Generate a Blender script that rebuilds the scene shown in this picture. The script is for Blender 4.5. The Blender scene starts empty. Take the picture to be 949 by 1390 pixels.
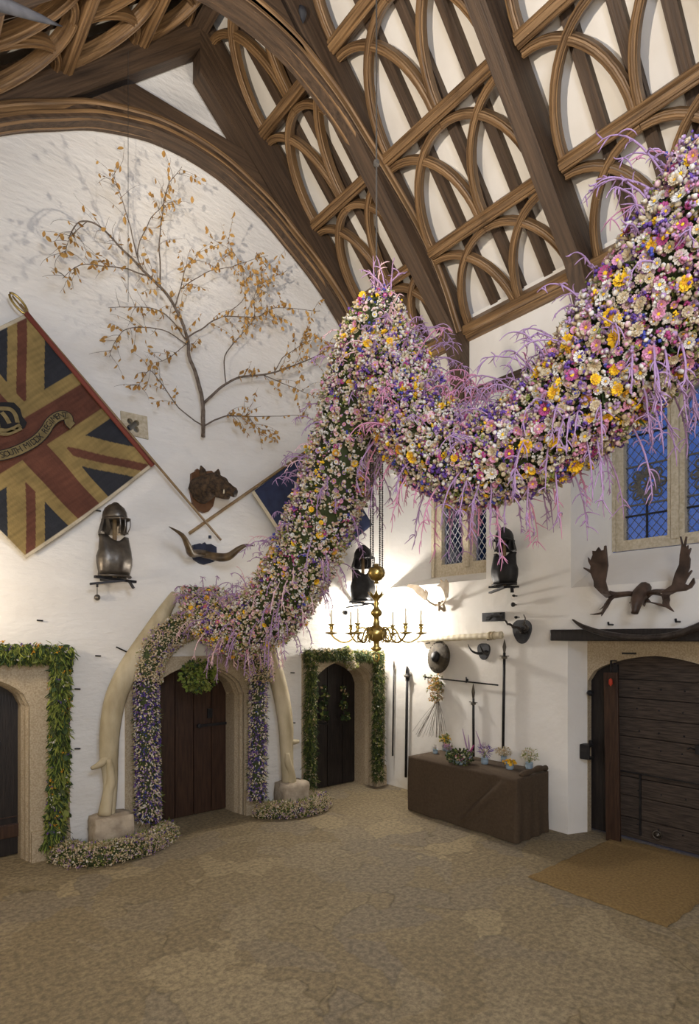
import bpy, bmesh, math, random
import numpy as np
from mathutils import Vector, Matrix, Euler, noise
from mathutils.geometry import tessellate_polygon
R = random.Random(7)
S = bpy.context.scene
C = S.collection

# ------------------------------------------------------------------ camera
FX, FY, RX, RY = .6401, .7683, .7683, -.6401
EYE = 2.4
cam_data = bpy.data.cameras.new('camera')
cam = bpy.data.objects.new('camera', cam_data)
C.objects.link(cam)
cam.location = (0, 0, EYE)
cam.rotation_euler = (math.pi / 2, 0, -math.atan2(FX, FY))
cam_data.sensor_fit = 'HORIZONTAL'
cam_data.sensor_width = 36
cam_data.lens = 36 * 794 / 949
cam_data.shift_y = (865 - 695) / 949
cam_data.clip_start = .05
S.camera = cam

# ------------------------------------------------------------------ world, lights, exposure
w = bpy.data.worlds.new('dusk_sky'); S.world = w; w.use_nodes = True
bg = w.node_tree.nodes['Background']
bg.inputs[0].default_value = (.04, .085, .27, 1); bg.inputs[1].default_value = 1.0
S.view_settings.view_transform = 'Standard'
S.view_settings.look = 'None'
S.view_settings.exposure = .22
S.view_settings.gamma = 1
S.view_settings.use_curve_mapping = False

def lamp(kind, name, loc, energy, color, size=.1, target=None, spot=None, size_y=None, blend=.6):
    d = bpy.data.lights.new(name, kind); d.energy = energy; d.color = color
    if kind == 'AREA':
        d.size = size
        if size_y: d.shape = 'RECTANGLE'; d.size_y = size_y
    else: d.shadow_soft_size = size
    if kind == 'SPOT': d.spot_size = math.radians(spot); d.spot_blend = blend
    o = bpy.data.objects.new(name, d); C.objects.link(o); o.location = loc
    if target is not None:
        o.rotation_euler = (Vector(target) - Vector(loc)).to_track_quat('-Z', 'Y').to_euler()
    return o
WARM = (1, .83, .62); NEUT = (1, .93, .84); COOL = (.66, .78, 1)
lamp('POINT', 'corner_uplight', (6.15, 6.62, 2.66), 105, NEUT, .06)
lamp('SPOT', 'roof_floodlight', (-.6, 2.2, 4.5), 1250, (1, .88, .74), .08, (5.0, 4.3, 9.4), 84, blend=1)
lamp('SPOT', 'roof_floodlight_far', (5.8, 2.6, 4.6), 520, (1, .88, .72), .10, (1.0, 6.1, 8.7), 58, blend=.8)
lamp('AREA', 'side_floodlight', (-.6, -1.2, 2.6), 105, (1, .90, .78), .8, (3.8, 5.0, 3.5))
lamp('AREA', 'cool_fill', (.6, -1.6, 5.2), 150, COOL, 1.6, (3.0, 6.0, 6.2))
lamp('POINT', 'left_door_lamp', (.35, 6.2, 2.85), 42, WARM, .08)

# ------------------------------------------------------------------ ray helpers: a pixel of the photo to a point on a wall, the floor or a vertical plane
def ray(px, py):
    r = (px - 474.5) / 794; z = (865 - py) / 794
    return Vector((FX + RX * r, FY + RY * r, z))
def G(px, py, off=0):
    d = ray(px, py); s = (7 - off) / d.y
    return Vector((d.x * s, 7 - off, EYE + d.z * s))
def W(px, py, off=0):
    d = ray(px, py); s = (6.6 - off) / d.x
    return Vector((6.6 - off, d.y * s, EYE + d.z * s))
def PX(px, py, X):
    return W(px, py, 6.6 - X)
def FL(px, py, z=0):
    d = ray(px, py); s = (z - EYE) / d.z
    return Vector((d.x * s, d.y * s, z))

# ------------------------------------------------------------------ materials
def mat(name, col, rough=.7, metal=0, var=None, vs=6, bump=0, bs=25, attr=None, stretch=(1, 1, 1), spec=.4, detail=5, trans=0, emit=None, cmix=(.35, .65)):
    m = bpy.data.materials.new(name); m.use_nodes = True
    nt = m.node_tree; b = nt.nodes['Principled BSDF']
    b.inputs['Base Color'].default_value = (*col, 1); b.inputs['Roughness'].default_value = rough
    b.inputs['Metallic'].default_value = metal; b.inputs['Specular IOR Level'].default_value = spec
    if trans: b.inputs['Transmission Weight'].default_value = trans
    if var or bump:
        if attr:
            tc = nt.nodes.new('ShaderNodeAttribute'); tc.attribute_name = attr; out = tc.outputs['Vector']
        else:
            tc = nt.nodes.new('ShaderNodeNewGeometry'); out = tc.outputs['Position']
        mp = nt.nodes.new('ShaderNodeMapping'); mp.inputs['Scale'].default_value = stretch
        nt.links.new(out, mp.inputs['Vector']); out = mp.outputs['Vector']
    if var:
        n = nt.nodes.new('ShaderNodeTexNoise'); n.inputs['Scale'].default_value = vs; n.inputs['Detail'].default_value = detail
        nt.links.new(out, n.inputs['Vector'])
        r = nt.nodes.new('ShaderNodeValToRGB'); r.color_ramp.elements[0].position = cmix[0]; r.color_ramp.elements[1].position = cmix[1]
        r.color_ramp.elements[0].color = (*col, 1); r.color_ramp.elements[1].color = (*var, 1)
        nt.links.new(n.outputs['Fac'], r.inputs['Fac']); nt.links.new(r.outputs['Color'], b.inputs['Base Color'])
    if bump:
        n2 = nt.nodes.new('ShaderNodeTexNoise'); n2.inputs['Scale'].default_value = bs; n2.inputs['Detail'].default_value = 6
        nt.links.new(out, n2.inputs['Vector'])
        bp = nt.nodes.new('ShaderNodeBump'); bp.inputs['Strength'].default_value = bump; bp.inputs['Distance'].default_value = .02
        nt.links.new(n2.outputs['Fac'], bp.inputs['Height']); nt.links.new(bp.outputs['Normal'], b.inputs['Normal'])
    return m
M = {}
M['lime'] = mat('limewash', (.80, .765, .71), .9, var=(.86, .84, .80), vs=1.2, bump=.55, bs=5)
M['lime_gable'] = mat('limewash_brushed', (.79, .76, .71), .9, var=(.86, .84, .80), vs=1.0, bump=.7, bs=7, stretch=(1, 1, 2.6))
M['plaster'] = mat('roof_plaster', (.84, .80, .73), .9, var=(.78, .73, .65), vs=2, bump=.1, bs=8)
M['oak'] = mat('oak', (.075, .040, .018), .45, var=(.31, .185, .085), vs=1, bump=.35, bs=2, attr='grain', stretch=(1.6, 34, 34), cmix=(.3, .7))
M['oak_dark'] = mat('oak_dark', (.042, .027, .018), .6, var=(.105, .065, .038), vs=1, bump=.35, bs=2, attr='grain', stretch=(1.3, 26, 26), cmix=(.3, .7))
M['door_mid'] = mat('door_oak_brown', (.028, .012, .007), .5, var=(.055, .026, .014), vs=3, bump=.2, bs=8, stretch=(14, 14, 1.2))
M['door_dark'] = mat('door_oak_black', (.010, .008, .008), .5, var=(.024, .018, .016), vs=3, bump=.2, bs=8, stretch=(14, 14, 1.2))
M['door_grey'] = mat('door_oak_weathered', (.03, .022, .017), .7, var=(.085, .062, .048), vs=4, bump=.5, bs=7, stretch=(4, 1.2, 16))
M['granite'] = mat('granite', (.36, .28, .18), .85, var=(.52, .43, .30), vs=60, bump=.3, bs=40)
M['granite_w'] = mat('window_stone', (.46, .39, .27), .85, var=(.60, .53, .40), vs=30, bump=.3, bs=30)
M['stone'] = mat('block_stone', (.32, .26, .19), .9, var=(.5, .42, .32), vs=8, bump=.6, bs=20)
M['bone'] = mat('bone', (.33, .27, .16), .6, var=(.58, .50, .34), vs=4, bump=.5, bs=12, stretch=(1, 1, .4))
M['steel'] = mat('dark_steel', (.10, .088, .075), .38, metal=.75, var=(.17, .15, .125), vs=9, bump=.15, bs=30)
M['iron'] = mat('black_iron', (.018, .018, .02), .5, metal=.4, var=(.035, .034, .036), vs=12)
M['horn'] = mat('horn', (.045, .03, .018), .4, var=(.16, .105, .05), vs=7, bump=.2, bs=20)
M['horn_dark'] = mat('dark_horn', (.02, .015, .013), .4, var=(.045, .034, .028), vs=14, bump=.5, bs=40)
M['antler'] = mat('antler', (.03, .018, .012), .5, var=(.09, .055, .038), vs=6, bump=.4, bs=14)
M['antler_pale'] = mat('pale_antler', (.30, .22, .14), .6, var=(.5, .42, .32), vs=6, bump=.3, bs=14)
M['fur'] = mat('boar_hide', (.028, .018, .012), .85, var=(.10, .06, .03), vs=22, bump=1, bs=50)
M['mount'] = mat('mount_wood', (.10, .042, .016), .45, var=(.16, .075, .03), vs=9)
M['navy'] = mat('navy_paint', (.012, .016, .035), .55, var=(.02, .026, .055), vs=9)
M['slate'] = mat('slate_paint', (.028, .03, .038), .5, var=(.06, .062, .07), vs=12)
M['brass'] = mat('brass', (.36, .25, .07), .28, metal=.95, var=(.48, .35, .12), vs=8)
M['wax'] = mat('candle_wax', (.85, .78, .6), .5)
M['pole'] = mat('pole_wood', (.22, .14, .07), .5, var=(.32, .22, .11), vs=10)
M['cream'] = mat('cream_tape', (.66, .58, .42), .8)
M['silk_blue'] = mat('blue_silk', (.018, .026, .07), .75, var=(.028, .04, .1), vs=8, bump=.2, bs=30)
M['cloth'] = mat('brown_cloth', (.066, .044, .026), .95, var=(.085, .058, .035), vs=40, bump=.15, bs=200)
M['rug'] = mat('coir_mat', (.25, .16, .06), .98, var=(.36, .235, .09), vs=38, bump=1, bs=160)
M['pot'] = mat('blue_pot', (.25, .34, .42), .5, var=(.34, .43, .5), vs=20)
M['bark'] = mat('bark', (.10, .075, .055), .8, var=(.2, .16, .13), vs=20)
M['leaf_orange'] = mat('dry_leaf', (.36, .18, .04), .7, var=(.52, .31, .09), vs=14)
M['glass'] = mat('leaded_glass', (.9, .94, 1), .05, trans=1, spec=.5)
M['lead'] = mat('lead', (.09, .085, .07), .6, var=(.14, .13, .11), vs=30)
M['lead_lit'] = mat('lamplit_lead', (.62, .62, .6), .6)  # lamplight on the small window's leading is painted into this pale colour
M['rope'] = mat('rope', (.05, .045, .04), .8)
M['tube'] = mat('ivory_tube', (.66, .58, .42), .5, var=(.75, .68, .52), vs=9)
M['outer'] = mat('courtyard_stone', (.12, .12, .11), .9, var=(.05, .055, .05), vs=1.5)
M['red'] = mat('red_ribbon', (.5, .05, .02), .6)
# flower palette
PAL = dict(green=(.045, .06, .018), white=(.66, .62, .55), cream=(.56, .46, .30), pink=(.62, .27, .40), magenta=(.40, .06, .20), lilac=(.38, .235, .39),
           purple=(.13, .06, .29), blue=(.07, .08, .36), yellow=(.85, .52, .02), gold=(.62, .30, .02), tan=(.42, .30, .16), olive=(.20, .23, .05),
           fir=(.035, .065, .02), lime=(.15, .21, .03), laurel=(.25, .28, .05), palepink=(.72, .48, .50))
PN = list(PAL); PM = [mat('petal_' + k, v, .75) for k, v in PAL.items()]
PI = {k: i for i, k in enumerate(PN)}

# ------------------------------------------------------------------ mesh builder
WL = {}
def wl(o): return WL.get(o.name, Vector((0, 0, 0)))
class MB:
    def __init__(s, xf=None): s.v = []; s.f = []; s.m = []; s.g = []; s.xf = xf
    def add(s, vs, fs, mi=0, gs=None):
        n = len(s.v)
        for i, p in enumerate(vs):
            p = Vector(p)
            s.g.append(gs[i] if gs else tuple(p))
            s.v.append(s.xf @ p if s.xf is not None else p)
        for q in fs: s.f.append([n + i for i in q]); s.m.append(mi)
        return s
    def box(s, c, size, rot=None, mi=0, grain=None):
        hx, hy, hz = size[0] / 2, size[1] / 2, size[2] / 2
        vs = [Vector((a * hx, b * hy, d * hz)) for a in (-1, 1) for b in (-1, 1) for d in (-1, 1)]
        gs = None
        ax = max(range(3), key=lambda i: size[i]); o = R.random() * 9
        gs = [(v[ax] + o, v[(ax + 1) % 3] + o, v[(ax + 2) % 3]) for v in vs]
        if rot is not None:
            rot = rot if isinstance(rot, Matrix) else Euler(rot).to_matrix()
            vs = [rot @ v for v in vs]
        vs = [v + Vector(c) for v in vs]
        return s.add(vs, [(0, 1, 3, 2), (4, 6, 7, 5), (0, 4, 5, 1), (2, 3, 7, 6), (0, 2, 6, 4), (1, 5, 7, 3)], mi, gs)
    def bar(s, a, b, wd, th, up=(0, 0, 1), mi=0):
        a = Vector(a); b = Vector(b)
        return s.sweep([a, b], [(-wd / 2, -th / 2), (wd / 2, -th / 2), (wd / 2, th / 2), (-wd / 2, th / 2)], Vector(up), mi)
    def sweep(s, path, prof, up, mi=0, closed=False, scale=None):
        path = [Vector(p) for p in path]; n = len(path); k = len(prof)
        vs = []; gs = []; L = R.random() * 20; o = R.random() * 9
        for i, p in enumerate(path):
            if closed: t = path[(i + 1) % n] - path[i - 1]
            else: t = path[min(i + 1, n - 1)] - path[max(i - 1, 0)]
            t.normalize()
            u = up(i) if callable(up) else Vector(up)
            b = t.cross(u); b.normalize(); nn = b.cross(t)
            if i: L += (p - path[i - 1]).length
            sc = scale[i] if scale else 1
            acc = 0
            for j, (x, y) in enumerate(prof):
                vs.append(p + b * x * sc + nn * y * sc)
                acc = math.hypot(x - prof[j - 1][0], y - prof[j - 1][1]) + acc if j else 0
                gs.append((L, acc + o, o))
        fs = []
        for i in range(n if closed else n - 1):
            a = i * k; b2 = ((i + 1) % n) * k
            for j in range(k):
                j2 = (j + 1) % k
                fs.append((a + j, a + j2, b2 + j2, b2 + j))
        if not closed: fs.append(tuple(range(k - 1, -1, -1))); fs.append(tuple((n - 1) * k + j for j in range(k)))
        return s.add(vs, fs, mi, gs)
    def tube(s, path, rad, n=8, mi=0, flat=1.0, closed=False):
        path = [Vector(p) for p in path]
        if not isinstance(rad, (list, tuple)): rad = [rad] * len(path)
        d = path[-1] - path[0]
        if d.length < 1e-6: d = path[1] - path[0]
        up = Vector((0, 0, 1)) if abs(d.normalized().z) < .8 else Vector((.3, 1, 0))
        prof = [(math.cos(2 * math.pi * i / n), flat * math.sin(2 * math.pi * i / n)) for i in range(n)]
        return s.sweep(path, prof, up, mi, closed, [max(r, 1e-4) for r in rad])
    def lathe(s, prof, o=(0, 0, 0), axis=(0, 0, 1), n=20, mi=0, squash=(1, 1)):
        ax = Vector(axis).normalized(); q = ax.to_track_quat('Z', 'Y').to_matrix(); o = Vector(o)
        vs = []
        for (r, z) in prof:
            for i in range(n):
                a = 2 * math.pi * i / n
                vs.append(o + q @ Vector((r * math.cos(a) * squash[0], r * math.sin(a) * squash[1], z)))
        fs = []
        for i in range(len(prof) - 1):
            for j in range(n):
                fs.append((i * n + j, i * n + (j + 1) % n, (i + 1) * n + (j + 1) % n, (i + 1) * n + j))
        fs.append(tuple(range(n - 1, -1, -1))); fs.append(tuple((len(prof) - 1) * n + j for j in range(n)))
        return s.add(vs, fs, mi)
    def poly(s, outer, holes, fn, off0, off1, mi=0, back=True, outside=True):
        """flat plate with holes; fn(u, v, off) maps to 3D; off0 front, off1 back"""
        loops = [outer] + list(holes)
        pts = [p for l in loops for p in l]
        tri = tessellate_polygon([[Vector((p[0], p[1], 0)) for p in l] for l in loops])
        f0 = [fn(p[0], p[1], off0) for p in pts]; n = len(pts)
        o = R.random() * 5
        gs = [(p[1] + o, p[0], 0) for p in pts]
        s.add(f0, tri, mi, gs)
        f1 = [fn(p[0], p[1], off1) for p in pts]
        if back: s.add(f1, [tuple(reversed(t)) for t in tri], mi, gs)
        st = 0
        for li, l in enumerate(loops):
            k = len(l)
            if li or outside:
                vs = f0[st:st + k] + f1[st:st + k]
                s.add(vs, [(i, (i + 1) % k, k + (i + 1) % k, k + i) for i in range(k)], mi, gs[st:st + k] * 2)
            st += k
        return s
    def build(s, name, mats, parent=None, smooth=False, bevel=0, fix=True, loc=None):
        if not isinstance(mats, (list, tuple)): mats = [mats]
        me = bpy.data.meshes.new(name)
        org = wl(parent) if parent else Vector(loc if loc is not None else (0, 0, 0))
        if parent is None and loc is None and s.v:
            lo = Vector([min(v[i] for v in s.v) for i in range(3)]); hi = Vector([max(v[i] for v in s.v) for i in range(3)])
            org = Vector(((lo.x + hi.x) / 2, (lo.y + hi.y) / 2, lo.z))
        me.from_pydata([v - org for v in s.v], [], s.f)
        for m in mats: me.materials.append(M[m] if isinstance(m, str) else m)
        me.polygons.foreach_set('material_index', s.m)
        at = me.attributes.new('grain', 'FLOAT_VECTOR', 'POINT')
        at.data.foreach_set('vector', [c for g in s.g for c in g])
        if smooth: me.polygons.foreach_set('use_smooth', [True] * len(s.f))
        if fix:
            bm = bmesh.new(); bm.from_mesh(me); bmesh.ops.recalc_face_normals(bm, faces=bm.faces); bm.to_mesh(me); bm.free()
        me.update()
        o = bpy.data.objects.new(name, me); C.objects.link(o)
        if parent: o.parent = parent
        else: o.location = org
        WL[o.name] = org
        if bevel:
            b = o.modifiers.new('bevel', 'BEVEL'); b.width = bevel; b.segments = 2; b.limit_method = 'ANGLE'
        return o
def thing(name, label, cat, loc, group=None):
    o = bpy.data.objects.new(name, None); C.objects.link(o); o.location = loc; o.empty_display_size = .1
    WL[o.name] = Vector(loc); return tag(o, label, cat, group)
def tag(o, label, cat, group=None, kind=None):
    o['label'] = label; o['category'] = cat
    if group: o['group'] = group
    if kind: o['kind'] = kind
    return o
def struct(o, label=None):
    o['kind'] = 'structure'
    if label: o['label'] = label
    return o
def copy_tree(o, loc=None, parent=None):
    c = o.copy(); C.objects.link(c); c.parent = parent
    WL[c.name] = Vector(loc) if loc is not None else wl(o)
    if loc is not None: c.location = loc
    for ch in list(o.children): copy_tree(ch, None, c)
    return c
def spline(pts, n=8):
    P = [Vector(p) for p in pts]; out = []
    for i in range(len(P) - 1):
        p0 = P[max(i - 1, 0)]; p1 = P[i]; p2 = P[i + 1]; p3 = P[min(i + 2, len(P) - 1)]
        for k in range(n):
            t = k / n
            out.append(.5 * ((2 * p1) + (p2 - p0) * t + (2 * p0 - 5 * p1 + 4 * p2 - p3) * t * t + (3 * p1 - p0 - 3 * p2 + p3) * t ** 3))
    out.append(P[-1].copy()); return out
def lerps(vals, n):   # matching radii list for spline()
    out = []
    for i in range(len(vals) - 1):
        for k in range(n): out.append(vals[i] + (vals[i + 1] - vals[i]) * k / n)
    out.append(vals[-1]); return out
def gy(u, v, off): return Vector((u, 7 - off, v))
def wx(u, v, off): return Vector((6.6 - off, u, v))
def arch_pts(c, hw, z0, zs, za, n=10):
    """from bottom-left jamb up over a four-centred arch down to bottom-right"""
    pts = [(c - hw, z0), (c - hw, zs)]
    h = za - zs
    for i in range(1, n):
        t = i / n
        x = -hw + hw * t; y = zs + h * (1 - (1 - t) ** 2) ** .5 * (.86 + .14 * t)
        pts.append((c + x, y))
    pts.append((c, za))
    for p in reversed(pts[:-1]): pts.append((2 * c - p[0], p[1]))
    return pts
# ================================================================== the room
RIDGE = 3.22; SUM = 13.25   # right slope: X + z = SUM at purlin faces
def slope(Y, t, n=0, side=1):
    """point on the roof: t metres down the slope from the ridge line, n metres outward from the purlin face"""
    k = math.sqrt(.5)
    x = t * k + n * k; z = SUM - RIDGE - t * k + n * k
    return Vector((RIDGE + side * x, Y, z))
def SN(side=1): return Vector((side * math.sqrt(.5), 0, math.sqrt(.5)))
TL = (6.6 - RIDGE) * math.sqrt(2)   # slope length to the wall plate

# floor
m = mat('lime_ash_floor', (.21, .165, .105), .8)
nt = m.node_tree; b = nt.nodes['Principled BSDF']; L = nt.links.new
geo = nt.nodes.new('ShaderNodeNewGeometry')
dn = nt.nodes.new('ShaderNodeTexNoise'); dn.inputs['Scale'].default_value = 1.1; dn.inputs['Detail'].default_value = 3
L(geo.outputs['Position'], dn.inputs['Vector'])
mx = nt.nodes.new('ShaderNodeMixRGB'); mx.inputs[0].default_value = .55
L(geo.outputs['Position'], mx.inputs[1]); L(dn.outputs['Color'], mx.inputs[2])
vo = nt.nodes.new('ShaderNodeTexVoronoi'); vo.inputs['Scale'].default_value = 4.2; L(mx.outputs[0], vo.inputs['Vector'])
ve = nt.nodes.new('ShaderNodeTexVoronoi'); ve.feature = 'DISTANCE_TO_EDGE'; ve.inputs['Scale'].default_value = 4.2; L(mx.outputs[0], ve.inputs['Vector'])
n1 = nt.nodes.new('ShaderNodeTexNoise'); n1.inputs['Scale'].default_value = 22; n1.inputs['Detail'].default_value = 9; n1.inputs['Roughness'].default_value = .72; L(geo.outputs['Position'], n1.inputs['Vector'])
sep = nt.nodes.new('ShaderNodeSeparateColor'); L(vo.outputs['Color'], sep.inputs[0])
r1 = nt.nodes.new('ShaderNodeValToRGB'); e = r1.color_ramp.elements
e[0].color = (.245, .195, .12, 1); e[1].color = (.34, .275, .17, 1); x = e.new(.5); x.color = (.285, .23, .145, 1); x = e.new(.75); x.color = (.24, .20, .145, 1)
L(sep.outputs[0], r1.inputs[0])
r2 = nt.nodes.new('ShaderNodeValToRGB'); r2.color_ramp.elements[0].position = .4; r2.color_ramp.elements[1].position = .62
r2.color_ramp.elements[0].color = (.58, .56, .52, 1); r2.color_ramp.elements[1].color = (1.3, 1.25, 1.1, 1)
L(n1.outputs['Fac'], r2.inputs[0])
mu = nt.nodes.new('ShaderNodeMixRGB'); mu.blend_type = 'MULTIPLY'; mu.inputs[0].default_value = .85; L(r1.outputs[0], mu.inputs[1]); L(r2.outputs[0], mu.inputs[2])
n3 = nt.nodes.new('ShaderNodeTexNoise'); n3.inputs['Scale'].default_value = 1.4; L(geo.outputs['Position'], n3.inputs['Vector'])
r4 = nt.nodes.new('ShaderNodeValToRGB'); r4.color_ramp.elements[0].position = .5; r4.color_ramp.elements[1].position = .66; L(n3.outputs['Fac'], r4.inputs[0])
r3 = nt.nodes.new('ShaderNodeValToRGB'); r3.color_ramp.elements[0].color = (.62, .6, .55, 1); r3.color_ramp.elements[1].color = (1, 1, 1, 1); r3.color_ramp.elements[1].position = .035
L(ve.outputs['Distance'], r3.inputs[0])
m3 = nt.nodes.new('ShaderNodeMixRGB'); m3.blend_type = 'MULTIPLY'; L(r4.outputs[0], m3.inputs[0]); L(mu.outputs[0], m3.inputs[1]); L(r3.outputs[0], m3.inputs[2])
L(m3.outputs[0], b.inputs['Base Color'])
bp = nt.nodes.new('ShaderNodeBump'); bp.inputs['Strength'].default_value = .35; bp.inputs['Distance'].default_value = .02; L(n1.outputs['Fac'], bp.inputs['Height']); L(bp.outputs['Normal'], b.inputs['Normal'])
M['floor'] = m
mb = MB(); mb.box((3.2, 2.6, -.1), (8.6, 11.4, .2))
struct(mb.build('floor', 'floor', loc=(0, 0, 0)))

# gable wall with three door openings and the quatrefoil opening
D1 = arch_pts(.80, .57, -.01, 1.66, 2.02)
D2 = arch_pts(3.30, .66, -.01, 1.62, 2.06)
D3 = arch_pts(5.72, .62, -.01, 1.64, 2.05)
qc = G(180, 578)
def circ(c, r, n=16): return [(c[0] + r * math.cos(2 * math.pi * i / n), c[1] + r * math.sin(2 * math.pi * i / n)) for i in range(n)]
wall_out = [(-1.0, -.02)]
for D in (D1, D2, D3): wall_out += D
wall_out += [(6.62, -.02), (6.62, 7.2), (RIDGE, 10.6), (-1.0, 6.38)]
mb = MB(); mb.poly(wall_out, [circ((qc.x, qc.z), .12)], gy, 0, -.34, back=False, outside=True)
struct(mb.build('wall_back', 'lime_gable', loc=(0, 7, 0)))
# dark lobby behind the openings
mb = MB(); mb.box((2.8, 7.72, 1.3), (8.4, .06, 3)); mb.box((qc.x, 7.4, qc.z), (.6, .05, .6))
struct(mb.build('wall_lobby', 'outer', loc=(0, 7.7, 0)))

# right wall with two window recesses and the door recess
LW = [(4.98, 3.20), (6.90, 3.20), (6.90, 5.05), (4.98, 5.05)]
BW = [(.2, 3.0), (3.73, 3.0), (3.73, 5.5), (.2, 5.5)]
DR = [(3.77, -.02), (3.77, 2.42), (1.4, 2.42), (1.4, -.02)]
mb = MB()
outer = [(-3, -.02), (1.4, -.02), (1.4, 2.42), (3.77, 2.42), (3.77, -.02), (7.02, -.02), (7.02, 6.95), (-3, 6.95)]
mb.poly(outer, [LW, BW], wx, 0, -.04, back=False, outside=False)
def reveal(mb, near, far, d):   # splayed recess side walls
    k = len(near); vs = [wx(p[0], p[1], 0) for p in near] + [wx(p[0], p[1], -d) for p in far]
    mb.add(vs, [(i, (i + 1) % k, k + (i + 1) % k, k + i) for i in range(k)])
LWf = [(5.04, 3.36), (6.42, 3.36), (6.42, 4.95), (5.04, 4.95)]
BWf = [(.4, 3.47), (3.56, 3.47), (3.56, 5.4), (.4, 5.4)]
reveal(mb, LW, LWf, .5); reveal(mb, BW, BWf, .72)
vs = [wx(3.77, 0, 0), wx(3.77, 2.42, 0), wx(3.66, 2.42, -.28), wx(3.66, 0, -.28), wx(1.4, 0, 0), wx(1.4, 2.42, 0), wx(1.5, 2.42, -.28), wx(1.5, 0, -.28)]
mb.add(vs, [(0, 1, 2, 3), (4, 7, 6, 5), (1, 5, 6, 2)])
struct(mb.build('wall_right', 'lime', loc=(6.6, 0, 0)))
mb = MB(); mb.box((-1.05, 2, 3.2), (.1, 10.2, 6.6)); struct(mb.build('wall_left', 'lime', loc=(-1, 0, 0)))
mb = MB(); mb.poly([(-1.0, -.02), (6.62, -.02), (6.62, 7.2), (RIDGE, 10.6), (-1.0, 6.38)], [], lambda u, v, o: Vector((u, -3 + o, v)), 0, -.1)
struct(mb.build('wall_front', 'lime', loc=(0, -3, 0)))
# exterior wall seen through the lit window
mb = MB(); mb.box((9.6, 10.0, 3.5), (.2, 8, 7.5)); struct(mb.build('wall_courtyard', 'outer', loc=(9.6, 10, 0)))

# roof plaster
k2 = math.sqrt(.5)
mb = MB()
pl = .30
for sd, tl in ((1, TL + .1), (-1, 6.1)):
    a = [slope(-3.05, -.31, pl, sd), slope(7.05, -.31, pl, sd), slope(7.05, tl, pl, sd), slope(-3.05, tl, pl, sd)]
    a2 = [p + Vector((0, 0, .1)) for p in a]
    mb.add(a + a2, [(0, 1, 2, 3), (4, 5, 6, 7), (0, 1, 5, 4), (1, 2, 6, 5), (2, 3, 7, 6), (3, 0, 4, 7)])
struct(mb.build('ceiling', 'plaster', loc=(0, 0, 0)), 'white plaster between the oak rafters of the open roof')

# ---------------- trusses
MOULD = [(-.122, .12), (-.135, .10), (-.135, .075), (-.12, .06), (-.12, .02), (-.13, .01), (-.13, -.015), (-.10, -.03), (-.095, -.05), (-.06, -.06), (-.045, -.04), (.045, -.04), (.06, -.06), (.095, -.05), (.10, -.03), (.13, -.015), (.13, .01), (.12, .02), (.12, .06), (.135, .075), (.135, .10), (.122, .12)]
inner_off = [(0, 8.42), (.3, 8.40), (.6, 8.34), (1.1, 8.16), (1.5, 7.93), (1.9, 7.68), (2.3, 7.36), (2.6, 7.02), (2.9, 6.62), (3.15, 6.2), (3.30, 5.85)]
inner_B = [(0, 8.86), (.3, 8.84), (.63, 8.77), (1.13, 8.55), (1.54, 8.28), (1.92, 8.02), (2.36, 7.68), (2.66, 7.38), (2.93, 7.02), (3.2, 6.55)]
def truss(Y, arch, label, th=.21):
    t = thing('roof_truss', label, 'roof truss', (RIDGE, Y, 5.6), 'roof trusses')
    for sd in (1, -1):
        P = [(0, 10.29), (3.38, 6.91), (3.38, 5.70), (3.28, 5.66), (3.21, 5.72), (3.16, 6.2), (2.94, 6.62), (0, 9.42)] if Y > 6 else [(0, 10.29), (3.38, 6.91), (3.38, 5.70), (3.30, 5.66), (3.24, 5.72), (3.20, 6.3), (3.0, 6.68), (0, 9.66)]
        if sd < 0: P = [(0, 10.29), (4.2, 6.09), (4.2, 5.6), (4.14, 5.6), (0, 9.70 if Y > 6 else 9.92)]
        mb = MB(); mb.poly([(RIDGE + sd * p[0], p[1]) for p in P], [], lambda u, v, o: Vector((u, Y + o, v)), -th / 2, th / 2)
        # run the grain down the slope
        mb.g = [((v.z - sd * v.x) * .7 + Y * 3, (v.z + sd * v.x) * .7 + v.y, v.y) for v in mb.v]
        mb.build('principal_rafter', 'oak_dark', t, bevel=.018)
    if arch:
        ins = [Vector((x, z, 0)) for x, z in arch]
        cur = [(-p.x, p.y) for p in reversed(spline(ins, 4))] + [(p.x, p.y) for p in spline(ins, 4)[1:]]
        out = []
        for x, z in cur:
            zo = min(8.76 if Y > 6 else 9.2, 9.50 - abs(x)); zo = max(zo, z + .06); out.append((x, zo))
        cx = 3.12
        mb = MB()
        n = len(cur); vs = []; gs = []
        for yy in (Y - .12, Y + .12):
            for (x, z) in cur: vs.append((cx + x, yy, z)); gs.append((x, z * 1.2, yy))
            for (x, z) in out: vs.append((cx + x, yy, z)); gs.append((x, z * 1.2, yy))
        fs = []
        for i in range(n - 1):
            fs += [(i, i + 1, n + i + 1, n + i), (2 * n + i, 3 * n + i, 3 * n + i + 1, 2 * n + i + 1), (i, 2 * n + i, 2 * n + i + 1, i + 1), (n + i, n + i + 1, 3 * n + i + 1, 3 * n + i)]
        mb.add(vs, fs, 0, gs); mb.build('arch_brace', 'oak_dark', t)
        mb = MB(); mb.sweep([(cx + x, Y, z + .06) for x, z in cur], MOULD, lambda i: outward(cur, i))
        mb.build('arch_moulding', 'oak', t)
    return t
def outward(cur, i):
    a = cur[max(i - 1, 0)]; b = cur[min(i + 1, len(cur) - 1)]
    tx, tz = b[0] - a[0], b[1] - a[1]
    return Vector((-tz, 0, tx)).normalized()
YA, YB, YC, YD = 6.86, 5.38, 3.5, 1.65
ta = truss(YA, inner_off, 'moulded arched oak truss set against the white gable wall')
tb = truss(YB, inner_B, 'free-standing arched oak truss, nearest arch in front of the gable', .22)
carved = MB(); q = PX
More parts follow.
